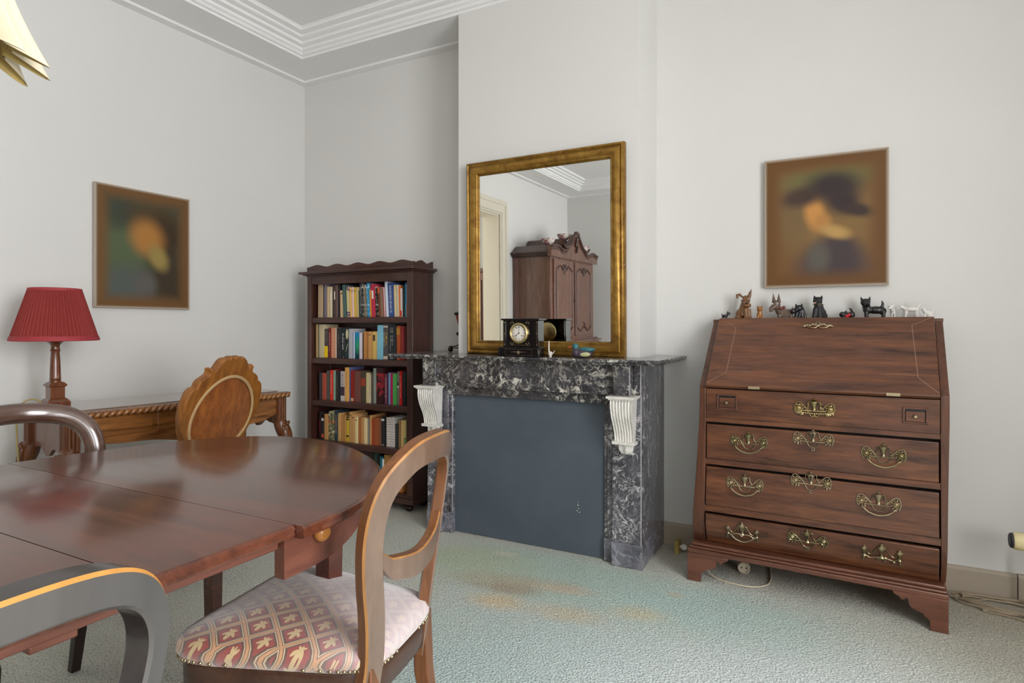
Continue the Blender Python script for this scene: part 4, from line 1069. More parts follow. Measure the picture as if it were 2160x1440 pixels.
b=MB(); b.tube(spline([(-.042,.02,.008),(-.062,.03,.026),(-.085,.04,.026),(-.106,.045,.012),(-.121,.046,-.012),(-.126,.045,-.06),(-.124,.045,-.16),(-.12,.04,-.3),(-.125,.05,-.55),(-.13,.06,-.766)],7),.0032,8); build('flex',b,plain('yellowed lamp flex','9C8A52',.6),lp)
# ================================================================== PAINTINGS
def painting(name,label,c,w,h,rz,blobs,ground,frame):
    o=thing(name,label,'painting',c,rz); fr=.03
    t=NT(name+' canvas',.55,0,.3); v=t.coord(); x,y,z=t.sep(v); col=t.mix(t.noise(v,5,3),*ground)
    for cx,cz,rx,rz_,ang,hexc in blobs:
        dx=t.m('SUBTRACT',x,cx*w); dz=t.m('SUBTRACT',z,cz*h)
        a=t.m('ADD',t.m('MULTIPLY',dx,cos(ang)/(rx*w)),t.m('MULTIPLY',dz,sin(ang)/(rx*w))); q=t.m('ADD',t.m('MULTIPLY',dx,-sin(ang)/(rz_*h)),t.m('MULTIPLY',dz,cos(ang)/(rz_*h)))
        d=t.m('SQRT',t.m('ADD',t.m('MULTIPLY',a,a),t.m('MULTIPLY',q,q)))
        mr_=t.node('ShaderNodeMapRange',interpolation_type='SMOOTHSTEP'); t.l.new(d,mr_.inputs[0]); mr_.inputs[1].default_value=.35; mr_.inputs[2].default_value=1.45; mr_.inputs[3].default_value=1; mr_.inputs[4].default_value=0
        col=t.mix(mr_.outputs[0],col,hexc)
    # soft brown surround, pale at the very rim
    ex=t.m('SUBTRACT',w/2,t.m('ABSOLUTE',x)); ez=t.m('SUBTRACT',h/2,t.m('ABSOLUTE',z)); e=t.m('MINIMUM',ex,ez)
    def sm(a,b_):
        mr_=t.node('ShaderNodeMapRange',interpolation_type='SMOOTHSTEP'); t.l.new(e,mr_.inputs[0]); mr_.inputs[1].default_value=a; mr_.inputs[2].default_value=b_; return mr_.outputs[0]
    col=t.mix(sm(.02,.10),frame,col); col=t.mix(sm(-.006,.017),'BDB3A4',col); t.base(col)
    m=MB(); m.box(-w/2,w/2,-.022,0,-h/2,h/2); build('canvas',m,t.mat,o,bevel=.002)
    m=MB(); m.box(-w/2+.02,w/2-.02,0,.006,-h/2+.02,h/2-.02); build('backing',m,M['gimp'],o)
    return o
painting('portrait_painting','blurred brown portrait with a wide dark hat above the bureau',(-.055,3.164,1.605),.508,.606,0,
   [(.05,.05,.42,.42,0,'7C6038'),(-.25,.1,.14,.3,0,'70593A'),(.02,.31,.40,.10,.05,'666038'),(.07,-.36,.30,.19,0,'41363A'),(.12,-.22,.17,.12,-.5,'423739'),(-.05,-.29,.10,.13,0,'57524A'),(-.075,.06,.085,.13,.15,'BE8546'),(-.01,-.01,.07,.06,-.5,'A87840'),(.09,-.09,.13,.05,-.3,'B08C52'),(-.19,.19,.18,.08,.12,'45342B'),(.08,.25,.23,.12,-.12,'34292A'),(.15,.13,.15,.10,-.45,'34292A'),(.27,.06,.13,.05,-.25,'3A2C28')],('74512E','684824'),'64431F')
painting('profile_painting','blurred green and brown painting of a head on the wall above the lamp',(-3.372,2.009,1.54),.518,.645,radians(90),
   [(-.2,-.02,.3,.34,0,'505B40'),(-.2,-.32,.3,.18,0,'4F5550'),(-.25,.32,.24,.18,0,'3A4034'),(.28,-.26,.24,.34,.2,'3A3022'),(.0,-.3,.12,.12,0,'585450'),(.10,.24,.3,.16,-.3,'4A3A24'),(.24,.14,.18,.18,0,'3A2C1C'),(.02,.10,.18,.16,.5,'A27036'),(.14,-.06,.10,.12,.5,'8F7C46')],('4A4A34','3E3E2E'),'694A28')
# ================================================================== PENDANT LAMP
pd=thing('pendant_lamp','cream silk pendant lamp with a folded handkerchief hem above the dining table','lamp',(-1.43,.50,0))
b=MB(); n=400; rows=[]; 
def hemfold(a,t):
    ph=a*13+.6+.5*sin(a*2); w=(.5+.5*cos(ph)); w=w**1.6
    r=.062+t*(.026+.018*w)+.046*w*t*t; z=1.86-t*(.215+.03*w)
    return r,z
for j in range(15):
    t=j/14; row=[]
    for i in range(n):
        a=2*pi*i/n; r,z=hemfold(a,t); row.append((r*cos(a),r*sin(a),z))
    rows.append(row)
b.grid(rows,closed_u=True); sk=build('fabric_skirt',b,M['pend'],pd,70)
b=MB(); rows=[]
for j in range(15):
    t=j/14; row=[]
    for i in range(n):
        a=2*pi*i/n; r,z=hemfold(a,t); r=max(.02,r-.003-.002*t); row.append((r*cos(a),r*sin(a),z+.002))
    rows.append(row)
b.grid(rows,closed_u=True); build('lining',b,M['pendin'],sk,70)
b=MB(); b.lathe([(.076,1.86),(.07,1.875),(.03,1.89),(.012,1.90),(.012,1.93)],(0,0,0),40,caps=False); build('gathered_cap',b,M['pend'],pd,60)
b=MB(); b.tube([(0,0,1.93),(0,0,2.95)],.004); b.lathe([(.045,2.9795),(.045,2.965),(.02,2.945),(.005,2.94)],(0,0,0),24); build('flex',b,M['cream'],pd)
b=MB(); b.lathe([(0,1.70),(.025,1.715),(.032,1.74),(.02,1.78),(.014,1.80),(.014,1.93)],(0,0,0),20); build('bulb',b,M['white'],pd)
# ================================================================== BUREAU
bu=thing('bureau','brown oak fall front bureau with brass pulls below the portrait','bureau',(-.1165,2.7265,0),radians(-2.73))
def vz(z):
    pts=[(.165,.058),(.20,.040),(.25,.025),(.30,.019),(.36,.026),(.45,.036),(.55,.043),(.68,.046),(.86,.046)]
    for (a,c),(e,f) in zip(pts,pts[1:]):
        if a<=z<=e:
            t=(z-a)/(e-a); return c+(f-c)*t
    return pts[0][1] if z<.165 else pts[-1][1]
def Lz(z): return -.459+.031*min(1,max(0,(z-.165)/.6))
def Rz(z): return .469+.011*min(1,max(0,(z-.165)/.6))
ZS=[.165+.695*i/20 for i in range(21)]
for sgn in (-1,1):
    prof_=[(vz(z),z) for z in ZS]+[(.322,1.146),(.42,1.146),(.42,.165)]
    m=MB(); n=len(prof_); ins=-.402 if sgn<0 else .452
    vs=[((Lz(z) if sgn<0 else Rz(z)),y,z) for y,z in prof_]+[(ins,y,z) for y,z in prof_]
    fs=[tuple(range(n)),tuple(range(2*n-1,n-1,-1))]+[(i,n+i,n+(i+1)%n,(i+1)%n) for i in range(n)]
    m.add(vs,fs); build('side_panel',m,M['bureauz'],bu,25,bevel=.002)
m=MB(); m.box(-.402,.452,.405,.42,.165,1.137); m.box(-.402,.452,.07,.405,.165,.18); build('back_panel',m,M['bureau'],bu)
m=MB(); m.box(-.43,.482,.318,.425,1.137,1.1525); build('top_board',m,M['bureau'],bu,bevel=.002)
def strip(x0,x1,za,zb,off,th=.02,n=8):
    m=MB(); rows=[]
    for i in range(n+1):
        z=za+(zb-za)*i/n; v=vz(z)+off; rows.append([(x0,v,z),(x1,v,z),(x1,v+th,z),(x0,v+th,z)])
    m.sweep(rows); return m
m=MB()
for za,zb in ((.165,.171),(.310,.336),(.513,.537),(.699,.718)):
    m.join(strip(-.402,.452,za,zb,.004,.3,2))
build('rail',m,M['bureau'],bu,20)
m=MB(); m.box(-.402,.452,.10,.104,.17,.85); build('inner_shadow_board',m,M['black'],bu)  # black sheet standing in for the shade inside the drawer gaps
bu.children[-1].name='gap_shade_board'
drs=[]
for za,zb in ((.172,.300),(.338,.503),(.539,.689)):
    d=build('drawer',strip(-.398,.447,za,zb,-.004,.02,10),M['bureau'],bu,25,bevel=.003); drs.append(d)
tpn=build('fixed_front',strip(-.401,.451,.719,.846,.003,.02,4),M['bureau'],bu,25,bevel=.001)
# small pull-out supports beside it
for x0,x1,za,zb in ((-.353,-.27,.758,.824),(.334,.413,.752,.813)):
    y=.046; m=MB(); w=.006
    for a,c,e,f in ((x0,x1,za,za+w),(x0,x1,zb-w,zb),(x0,x0+w,za,zb),(x1-w,x1,za,zb)): m.box(a,c,y-.004,y+.01,e,f)
    build('support_frame',m,M['bureaub'],bu,bevel=.001)
    m=MB(); m.box(x0+w,x1-w,y+.0022,y+.0028,za+w,zb-w); build('support_recess',m,M['black'],bu)
    m=MB(); m.box(x0+w+.003,x1-w-.003,y-.001,y+.01,za+w+.001,zb-w-.009); s_=build('lopers_front',m,M['bureau'],bu,bevel=.001); s_.name='support_slide'
    m=MB(); m.lathe([(0,-.016),(.005,-.015),(.007,-.011),(.004,-.006),(.0045,0)],((x0+x1)/2,y-.001,(za+zb)/2-.003),14,'y'); build('knob',m,M['brassd'],s_)
# fall front
A=Vector((0,.030,.853)); Bv=Vector((0,.312,1.150)); sl=(Bv-A).normalized(); nrm=Vector((0,-sl.z,sl.y)); Lf=(Bv-A).length
def FL(x,s,t=0): return Vector((x,0,0))+A+sl*s+nrm*t
m=MB(); m.sweep([[FL(x,0,-.004),FL(x,0,.010),FL(x,.006,.014),FL(x,Lf,.014),FL(x,Lf+.002,.0),FL(x,Lf-.01,-.008)] for x in (-.398,.45)]); flap=build('fall_front',m,M['bureau'],bu,25,bevel=.002)
m=MB()
def fstrip(p,q,w=.0026,t=.0146):
    d=Vector((q[0]-p[0],q[1]-p[1])); nn=Vector((-d.y,d.x)).normalized()*w/2
    m.add([FL(p[0]+nn.x,p[1]+nn.y,t),FL(q[0]+nn.x,q[1]+nn.y,t),FL(q[0]-nn.x,q[1]-nn.y,t),FL(p[0]-nn.x,p[1]-nn.y,t)],[(0,1,2,3)])
fstrip((-.314,.345),(-.320,.075)); fstrip((-.320,.075),(-.394,.014)); fstrip((-.314,.345),(-.36,.385),.0015)
fstrip((.372,.36),(.384,.085)); fstrip((.384,.085),(.447,.012)); fstrip((.372,.36),(.44,.404))
fstrip((.28,.098),(.384,.095),.0016); fstrip((-.31,.085),(-.23,.083),.001)
build('joint_line',m,plain('pale joint line','8A6C58',.6),flap,0,doubles=False)
m=MB()
for x in (-.22,.28):
    p=[FL(x,.004,.0145),FL(x+.045,.004,.0145),FL(x+.045,-.004,.009),FL(x,-.004,.009)]; m.add(p,[(0,1,2,3)]); m.tube([FL(x,-.003,.008),FL(x+.045,-.003,.008)],.0035,8)
build('hinge',m,M['brassd'],flap)
# brass mounts ---------------------------------------------------------------
def urn(m,cx,cz,s=1.0,y=-.004):
    m.lathe([(0,-.03*s),(.011*s,-.028*s),(.006*s,-.022*s),(.006*s,-.014*s),(.012*s,0),(.0165*s,.010*s),(.0165*s,.013*s),(.009*s,.017*s),(.004*s,.021*s),(.005*s,.025*s),(0,.029*s)],(cx,y,cz),12,'z')
def rosette(m,cx,cz,r=.0135,y=-.003):
    m.lathe([(0,-.007),(r*.35,-.006),(r*.5,-.002),(r*.75,-.005),(r,-.002),(r,.003)],(cx,y,cz),14,'y',caps=False)
    for k in range(9):
        a=2*pi*k/9; m.ell((cx+r*1.15*cos(a),y+.001,cz+r*1.15*sin(a)),(.0035,.002,.0035),6,4)
def T3(m,pts,r=.0022,n=6): m.tube(spline([(x,y,z) for x,y,z in pts],5),r,n)
def pull(kind,W=.058):
    m=MB(); y=-.004
    if kind in('bail','key','gold'):
        for s in (-1,1):
            rosette(m,s*W,0); 
            T3(m,[(s*(W+.012),y,-.016),(s*(W+.015),y,.004),(s*(W+.010),y,.021),(s*W,y,.026),(s*(W-.014),y,.018),(s*(W-.028),y,.002),(s*(W-.038),y,-.002)],.0022)
            T3(m,[(s*(W-.004),y,.017),(s*(W-.018),y,.010),(s*(W-.03),y,-.004),(s*.014,y,-.028),(0,y,-.032)],.002)
            T3(m,[(s*.028,y,.003),(s*.021,y,.014),(s*.0195,y,.028),(s*.013,y,.031)],.002)
            for k in range(3): m.tube([(s*(W-.012+.010*k),y,-.013),(s*(W-.012+.011*k),y,-.024+.003*abs(k-1))],.0022,6)
        m.tube([(-W+.016,y,-.009),(W-.016,y,-.009)],.0024,6); urn(m,0,.018,.95,y)
        if kind=='key':
            m.lathe([(.0045,-.002),(.0065,-.002),(.0065,.002),(.0045,.002)],(0,y,-.039),12,'y',caps=False)
        if kind=='gold':
            for k in range(13): m.ell((-.04+.0067*k,y-.001,-.018-.002*sin(pi*k/12)),(.0036,.003,.004),7,5)
            for s in (-1,1):
                m.ell((s*.047,y,-.022),(.008,.003,.008),9,6); m.ell((s*W,y,-.004),(.014,.003,.02),10,6)
                T3(m,[(0,y,-.024),(s*.006,y,-.031),(s*.01,y,-.034)],.0018)
                T3(m,[(s*.012,y,.03),(s*.024,y,.022),(s*.022,y,.006),(s*.034,y,-.004)],.003)
    elif kind=='urns':
        for s in (-1,1):
            urn(m,s*W,.006,.62,y); T3(m,[(s*(W-.006),y,.008),(s*.042,y,-.006),(s*.028,y,.004),(s*.018,y,.026),(s*.012,y,.03)],.0022)
            T3(m,[(s*W,y,-.008),(s*(W+.002),y,-.02),(s*(W+.003),y,-.034)],.0028)
            T3(m,[(s*.016,y,.024),(s*.016,y,.012),(s*.017,y,.004)],.0022); m.lathe([(.003,-.002),(.006,-.002),(.006,.002)],(s*(W-.009),y,-.016),10,'y')
        urn(m,0,.02,1.0,y)
    elif kind=='swag':
        for s in (-1,1):
            urn(m,s*W,.012,.75,y); T3(m,[(s*(W-.005),y,.016),(s*.042,y,.0),(s*.03,y,.006),(s*.016,y,.026)],.0022)
            T3(m,[(s*(W-.002),y,-.004),(s*.04,y,-.016),(s*.02,y,-.012),(s*.008,y,-.012)],.002); T3(m,[(s*W,y,-.008),(s*(W+.003),y,-.03)],.0034)
            m.tube([(s*.01,y,-.012),(s*.011,y,-.026)],.0028,6)
        urn(m,0,.02,1.0,y); m.ell((0,y,-.012),(.02,.004,.008),10,6); m.ell((W-.018,y-.003,-.02),(.006,.005,.006),8,6)
    elif kind=='crest':
        for s in (-1,1):
            for k in range(5): m.ell((s*(.012+.0105*k),y,.006-.0028*k+.004*(k%2)),(.0072,.002,.0075-.0008*k),8,5)
            T3(m,[(0,y,-.006),(s*.012,y,-.016),(s*.03,y,-.015),(s*.044,y,-.004)],.0022); T3(m,[(s*.044,y,-.004),(s*.054,y,.0),(s*.058,y,-.009)],.002)
        m.ell((0,y,.008),(.011,.0025,.016),10,6)
    return m
def bail(W=.056,dz=-.046,o=-.02):
    m=MB(); m.tube(spline([(-W,-.006,-.014),(-W+.004,o,-.02),(-W*.6,o,dz*.8),(0,o,dz),(W*.6,o,dz*.8),(W-.004,o,-.02),(W,-.006,-.014)],6),[.002]*4+[.0026]*8+[.0034]*14+[.0026]*7+[.002]*4,8); return m
def key(m_par,x,z,y):
    m=MB(); m.box(x-.0024,x+.0024,y-.012,y-.0085,z-.010,z+.004); m.lathe([(0,-.012),(.0042,-.012),(.0042,-.0085)],(x,y,z+.005),10,'y'); build('keyhole',m,M['black'],m_par,0)
def mount(par,kind,x,z,mat,y=None,rot=0):
    yy=(vz(z)-.004) if y is None else y
    slope=atan2(vz(z+.02)-vz(z-.02),.04)
    Mx=Matrix.Translation((x,yy,z))@Matrix.Rotation(-slope,4,'X')@Matrix.Rotation(rot,4,'Y')
    build('pull_plate' if kind!='key' else 'escutcheon',pull(kind).xf(Mx),M[mat],par,60,doubles=False)
    if kind=='bail': build('bail_handle',bail().xf(Mx),M[mat],par,60)
    if kind=='urns':
        q=MB(); q.join(bail(.044,-.04,-.012)); T3(q,[(-.044,-.006,-.016),(-.03,-.008,-.008),(-.012,-.008,-.007),(0,-.008,-.018),(.012,-.008,-.007),(.03,-.008,-.008),(.044,-.006,-.016)],.0024); build('bail_handle',q.xf(Mx),M[mat],par,60)
    if kind=='key': key(par,x,z+.018,yy-.009)
mount(drs[2],'bail',-.221,.627,'brass'); mount(drs[2],'key',.027,.66,'brassd'); mount(drs[2],'bail',.271,.625,'brass')
mount(drs[1],'bail',-.235,.446,'brassd'); mount(drs[1],'key',.020,.488,'brassd'); mount(drs[1],'bail',.255,.44,'brassd')
mount(drs[0],'urns',-.243,.243,'brassd'); mount(drs[0],'key',.008,.257,'brass'); mount(drs[0],'swag',.265,.243,'brass')
mount(tpn,'gold',.031,.785,'gilt',.045)
fm=pull('crest'); R_=Matrix((Vector((1,0,0)),-nrm,sl)).transposed().to_4x4()
build('flap_escutcheon',fm.xf(Matrix.Translation(FL(.028,Lf-.052,.0145))@R_),M['brassd'],flap,60,doubles=False)
m=MB(); m.box(-.0025,.0025,-.008,-.0045,-.004,.008); build('keyhole',m.xf(Matrix.Translation(FL(.028,Lf-.046,.0145))@R_),M['black'],flap,0)
# base with bracket feet
m=MB()
for o,za,zb in ((0,.122,.142),(.006,.142,.152),(.016,.152,.165)): m.box(-.472+o,.474-o*.5,o,.425,za,zb)
build('base_moulding',m,M['bureaub'],bu,bevel=.004)
ft=[(-.471,0),(-.415,0),(-.414,.035),(-.404,.046),(-.396,.046),(-.394,.058),(-.378,.062),(-.36,.068),(-.349,.082),(-.347,.10),(-.342,.106),(-.335,.096),(-.326,.094),(-.318,.104),(-.308,.108),(-.30,.114),(-.298,.123),(-.471,.123)]
for sg in (1,-1):
    m=MB(); m.prism([(a*sg+(.002 if sg<0 else 0),c) for a,c in ft],.0,.022,'y')
    m.prism([(.022,0),(.08,0),(.085,.05),(.12,.06),(.13,.10),(.16,.108),(.17,.123),(.022,.123)],-.471*sg-(.0 if sg>0 else .022-.002),-.471*sg+(.022 if sg>0 else .002),'x'); build('bracket_foot',m,M['bureaub'],bu,30,bevel=.002)
    m=MB(); xx=-.471*sg; m.box(min(xx,xx+.05*sg),max(xx,xx+.05*sg),.36,.42,0,.123); build('bracket_foot',m,M['bureaub'],bu,30)
# ================================================================== FIGURINES on the bureau
TZ=1.1525; yF=3.098
blackg=plain('glossy black figurine','131315',.3,bump=.5,scale=45,coat=.2); blackm=plain('dull black figurine','1B1B1E',.5,bump=.5,scale=50)
tanw=wood('carved brown figurine','46301E','86592C','z',.4,.1,4); greyw=wood('carved grey brown figurine','3E2E26','6A5648','z',.4,.1,4); orw=wood('orange wooden figurine','7A4418','A8702E','z',.4,.1,4)
FG='dog figurines on the bureau'
def fig(name,label,x,y,mb,mat,vox=.0022,rz=0):
    o=thing(name,label,'figurine',(x,y,TZ),rz,FG); bd_=build('body',mb,mat,o,60,doubles=False)
    r=bd_.modifiers.new('remesh','REMESH'); r.mode='VOXEL'; r.voxel_size=vox; r.use_smooth_shade=True
    s=bd_.modifiers.new('smooth','SMOOTH'); s.factor=.5; s.iterations=2
    return o
def legs(m,xs,ys,h,r):
    for x in xs:
        for y in ys: m.tube([(x,y,.0),(x,y,h)],[r,r*1.1])
# tiny scottie
m=MB(); m.ell((-.004,0,.017),(.014,.008,.008)); legs(m,(-.013,.005),(-.004,.004),.014,.003); m.tube([(.006,0,.018),(.012,0,.03)],.006); m.ell((.014,0,.031),(.006,.005,.006)); m.tube([(.014,0,.031),(.023,0,.026)],[.005,.0035]); m.tube([(.009,0,.034),(.009,0,.042)],[.003,.001]); m.tube([(-.016,0,.02),(-.018,0,.032)],[.0025,.0015])
fig('dog_figurine','tiny black terrier figurine at the fireplace end of the bureau top',-.480,yF,m,blackg,.0012)
# tall boxer like carved dog
m=MB(); m.ell((-.016,.008,.026),(.024,.026,.026)); m.tube([(-.008,.004,.02),(0,0,.062),(.006,0,.09)],[.026,.019,.015]); m.ell((.008,-.002,.092),(.021,.02,.023)); m.tube([(.010,-.012,.082),(.018,-.03,.068)],[.016,.014]); m.ell((.018,-.024,.066),(.018,.014,.012))
m.tube([(.008,-.012,.055),(.012,-.022,.0)],[.011,.009]); m.tube([(.022,-.006,.05),(.028,-.014,.0)],[.010,.008]); m.ell((.013,-.026,.005),(.010,.012,.005)); m.ell((.03,-.018,.005),(.009,.012,.005)); m.ell((-.026,-.008,.01),(.014,.02,.010))
m.tube([(.022,0,.105),(.028,0,.125),(.034,0,.147)],[.010,.007,.0012],flat=.6); m.tube([(-.008,0,.108),(-.02,0,.122),(-.028,-.004,.118),(-.03,-.006,.10)],[.007,.009,.009,.005],flat=.6)
o=fig('dog_figurine','tall carved brown dog figurine with one ear up and one folded',-.395,yF-.004,m,tanw,.0022)
m=MB()
for s in (-.006,.022): m.ell((s,-.021,.098),(.005,.003,.004),8,6)
build('eye',m,M['white'],o); m=MB(); m.ell((.0,-.0235,.099),(.0028,.002,.003),6,5); m.ell((.022,-.0235,.099),(.0028,.002,.003),6,5); m.ell((.018,-.043,.076),(.006,.004,.004),8,6); build('nose_and_pupils',m,M['black'],o)
# small orange one
m=MB(); m.ell((0,0,.018),(.014,.012,.02)); m.tube([(0,0,.02),(0,-.001,.045)],[.013,.009]); m.ell((0,-.002,.049),(.0125,.011,.012)); m.ell((0,-.012,.045),(.006,.005,.005))
for s in (-1,1): m.tube([(s*.009,0,.056),(s*.011,0,.068)],[.004,.001]); m.tube([(s*.006,-.008,.02),(s*.007,-.012,0)],.0045)
fig('cat_figurine','small orange wooden seated figurine with pointed ears beside the tall carved dog',-.325,yF,m,orw,.0016)
# long brown scottie
m=MB(); m.box(-.012,.048,-.016,.016,.012,.047); m.ell((.0,0,.03),(.02,.018,.02)); legs(m,(-.006,.042),(-.010,.010),.02,.008); m.tube([(-.008,0,.035),(-.018,-.004,.062)],[.017,.015]); m.ell((-.022,-.006,.068),(.02,.017,.019)); m.tube([(-.026,-.010,.06),(-.042,-.02,.048)],[.015,.012]); m.box(-.05,-.032,-.03,-.012,.035,.055)
for a,c in ((-.03,-.034),(-.010,-.010)): m.tube([(a,-.004,.078),(c,-.002,.122)],[.011,.0012],flat=.6)
m.tube([(.046,0,.043),(.05,0,.06)],[.005,.002])
o=fig('dog_figurine','long brown wooden terrier figurine with two tall ears and a bow',-.232,yF-.004,m,greyw,.0022)
m=MB(); m.ell((-.016,-.022,.074),(.005,.003,.005),8,6); m.ell((-.036,-.02,.072),(.004,.003,.004),8,6); build('eye',m,M['white'],o); m=MB(); m.ell((-.016,-.0245,.074),(.0026,.0015,.003),6,5); build('pupil',m,M['black'],o)
m=MB(); m.ell((-.002,-.017,.05),(.012,.006,.007)); m.ell((.012,-.014,.054),(.008,.005,.008)); build('bow',m,plain('brown red bow','6A3028',.4),o)
# black dog with big nose
m=MB(); m.tube([(.018,.006,.0),(.008,0,.045)],[.018,.013]); m.ell((0,-.004,.05),(.018,.016,.016)); m.tube([(-.004,-.012,.046),(-.022,-.024,.036)],[.012,.012]); m.ell((-.022,-.026,.036),.0125)
for a in (-.012,.012): m.tube([(a,0,.06),(a+.001,0,.072)],[.006,.002]); 
for a in (-.010,.004): m.tube([(a+.004,-.006,.035),(a-.004,-.018,.0)],[.008,.008])
m.tube([(.014,.0,.055),(.024,-.004,.02),(.03,-.006,.0)],[.006,.008,.007])
fig('dog_figurine','glossy black dog figurine with a large round muzzle beside the long brown terrier',-.158,yF,m,blackg,.002)
# seated terrier with open mouth
m=MB(); m.ell((.006,.006,.026),(.028,.026,.026)); m.tube([(.004,.002,.03),(0,-.002,.07)],[.026,.017]); m.ell((-.002,-.004,.083),(.02,.018,.018)); m.tube([(-.006,-.014,.08),(-.012,-.026,.076)],[.012,.010])
for a in (-.014,.013): m.tube([(a,0,.094),(a*1.15,0,.108)],[.007,.0015])
for a in (-.016,.008): m.tube([(a*.6,-.012,.05),(a,-.022,.0)],[.011,.010])
m.ell((.026,-.004,.014),(.013,.02,.014))
o=fig('dog_figurine','dull black seated terrier figurine with a collar and open mouth',-.078,yF-.002,m,blackm,.0022)
m=MB(); m.ell((-.012,-.034,.073),(.006,.004,.004),8,6); build('tongue',m,plain('pink mouth','B08078',.5),o)
m=MB(); m.tube([(.0205*cos(a),-.001+.0195*sin(a),.066) for a in [2*pi*k/20 for k in range(20)]],.0028,6,closed=True); build('collar',m,M['brass'],o)
# little dog with red bow
m=MB(); m.ell((-.006,-.002,.018),(.022,.014,.013)); m.ell((-.018,-.008,.02),(.014,.013,.013)); m.ell((.018,0,.018),(.013,.013,.018)); m.tube([(.018,.004,.028),(.016,.004,.042),(.008,.003,.048)],[.006,.005,.003]); m.tube([(-.006,0,.03),(-.004,0,.038)],[.005,.002]); m.ell((-.012,-.01,.006),(.014,.012,.006))
o=fig('dog_figurine','small black dog figurine lying down with a red bow',.037,yF-.004,m,blackg,.0018)
m=MB(); m.ell((.0,-.018,.012),(.009,.005,.007)); m.ell((.008,-.019,.018),(.007,.004,.006)); m.ell((-.004,-.018,.005),(.007,.004,.006)); build('bow',m,plain('bright red bow','C01C22',.4),o)
# standing black terrier
m=MB(); m.ell((.012,0,.038),(.036,.017,.017)); m.ell((-.02,-.002,.04),(.018,.018,.02)); legs(m,(-.024,),(-.010,.010),.036,.008); legs(m,(.040,),(-.009,.010),.034,.0075); m.ell((.036,0,.034),(.016,.016,.017)); m.tube([(-.022,-.002,.045),(-.026,-.006,.064)],[.017,.016]); m.ell((-.028,-.008,.072),(.02,.017,.017)); m.tube([(-.024,-.018,.066),(-.02,-.028,.06)],[.012,.010])
for a,c in ((-.04,-.046),(-.014,-.010)): m.tube([(a,-.004,.08),(c,-.004,.098)],[.007,.0015])
m.tube([(.034,0,.048),(.038,0,.064),(.034,0,.08)],[.007,.006,.002])
fig('dog_figurine','glossy black standing terrier figurine with tail raised',.135,yF-.002,m,blackg,.0022)
# white porcelain dogs
m=MB(); m.ell((.004,.006,.03),(.010,.014,.012)); legs(m,(.0,.010),(-.002,.014),.028,.0032); m.tube([(.002,-.006,.034),(-.002,-.012,.05)],[.009,.008]); m.ell((-.003,-.014,.05),(.010,.009,.009)); m.tube([(-.004,-.018,.048),(-.014,-.024,.042)],[.006,.004]); 
for s in (-.010,.006): m.tube([(s,-.012,.056),(s*1.4,-.012,.066)],[.004,.001])
fig('dog_figurine','small white porcelain dog figurine nearest the black standing terrier',.206,yF,m,M['white'],.0014)
m=MB(); m.ell((.01,0,.04),(.026,.010,.010)); m.tube([(-.012,0,.042),(-.022,0,.048)],[.009,.007]); m.ell((-.026,0,.05),(.010,.008,.008)); m.tube([(-.028,0,.048),(-.044,0,.045)],[.006,.003]); m.tube([(.03,0,.044),(.04,0,.06),(.044,0,.07)],[.006,.004,.002])
for a,c in ((-.010,-.012),(-.004,-.016),(.024,.03),(.030,.036)): m.tube([(a,0,.036),(c,-.004 if a<0 else .004,.0)],[.005,.003])
fig('dog_figurine','long white porcelain hound figurine walking behind the flap edge',.268,yF+.004,m,M['white'],.0014)
m=MB(); m.ell((.004,0,.022),(.016,.010,.012)); m.ell((.01,0,.012),(.014,.011,.012)); m.tube([(-.004,0,.026),(-.010,0,.036)],[.009,.007]); m.ell((-.012,0,.038),(.008,.007,.007)); m.tube([(.016,0,.02),(.022,0,.05)],[.005,.002]); m.tube([(-.006,-.004,.02),(-.009,-.006,0)],.004)
fig('dog_figurine','small white porcelain seated dog figurine at the window end of the bureau top',.332,yF,m,M['white'],.0014)
# ================================================================== CABLES, SOCKETS, RADIATOR
cordm=plain('beige cable','9A8A74',.55,var=.06); ivory=plain('ivory plastic','C9BEA8',.45)
random.seed(11); loop=[]
for k in range(6):
    for j in range(10):
        a=2*pi*j/10; ex=.15+.05*random.uniform(-1,1); ey=.062+.02*random.uniform(-1,1)
        cx,cy=.60+.012*random.uniform(-1,1),3.055+.006*random.uniform(-1,1)
        x=cx+ex*cos(a); y=cy+ey*sin(a)-(x-.6)*.10
        loop.append((x,min(y,3.135),.006+.0022*k+.002*random.random()))
b=MB(); b.tube(spline(loop+[(.5,2.99,.005),(.60,2.965,.005),(.72,2.90,.005),(.9,2.78,.005)],4),.0036,6)
tag(build('coiled_cable',b,cordm,None,60),'bundle of beige cable coiled on the carpet beside the bureau foot','cable')
es=thing('extension_socket','round ivory trailing socket lying under the bureau','socket',(-.375,2.93,.0))
b=MB(); b.lathe([(0,.03),(.02,.03),(.0265,.02),(.027,0),(.024,-.004),(.0215,-.004),(.0215,.004),(.0,.004)],(0,0,.027),28,'y'); build('body',b,ivory,es,40)
b=MB()
for s in (-1,1): b.lathe([(0,.0032),(.0035,.0032),(.0035,.0038)],(s*.0095,0,.027),10,'y')
build('contact_hole',b,M['black'],es,0)
b=MB(); b.tube(spline([(0,.03,.027),(-.05,.04,.045),(-.14,0,.05),(-.155,-.06,.03),(-.10,-.12,.006),(.03,-.145,.005),(.10,-.10,.005),(.115,-.02,.005),(.10,.12,.005)],8),.0035,7); build('flex',b,ivory,es,60)
pl=thing('wall_plug_block','yellowed plug block with a white plug on the carpet between fireplace and bureau','socket',(-.70,3.06,0))
b=MB(); b.box(-.011,.011,-.03,.03,.0,.062); build('block',b,plain('yellowed plastic','A08A4A',.5),pl,bevel=.003)
b=MB(); b.ell((.03,0,.03),(.017,.015,.015)); b.tube([(.011,0,.03),(.022,0,.03)],.008); build('plug',b,M['white'],pl,60)
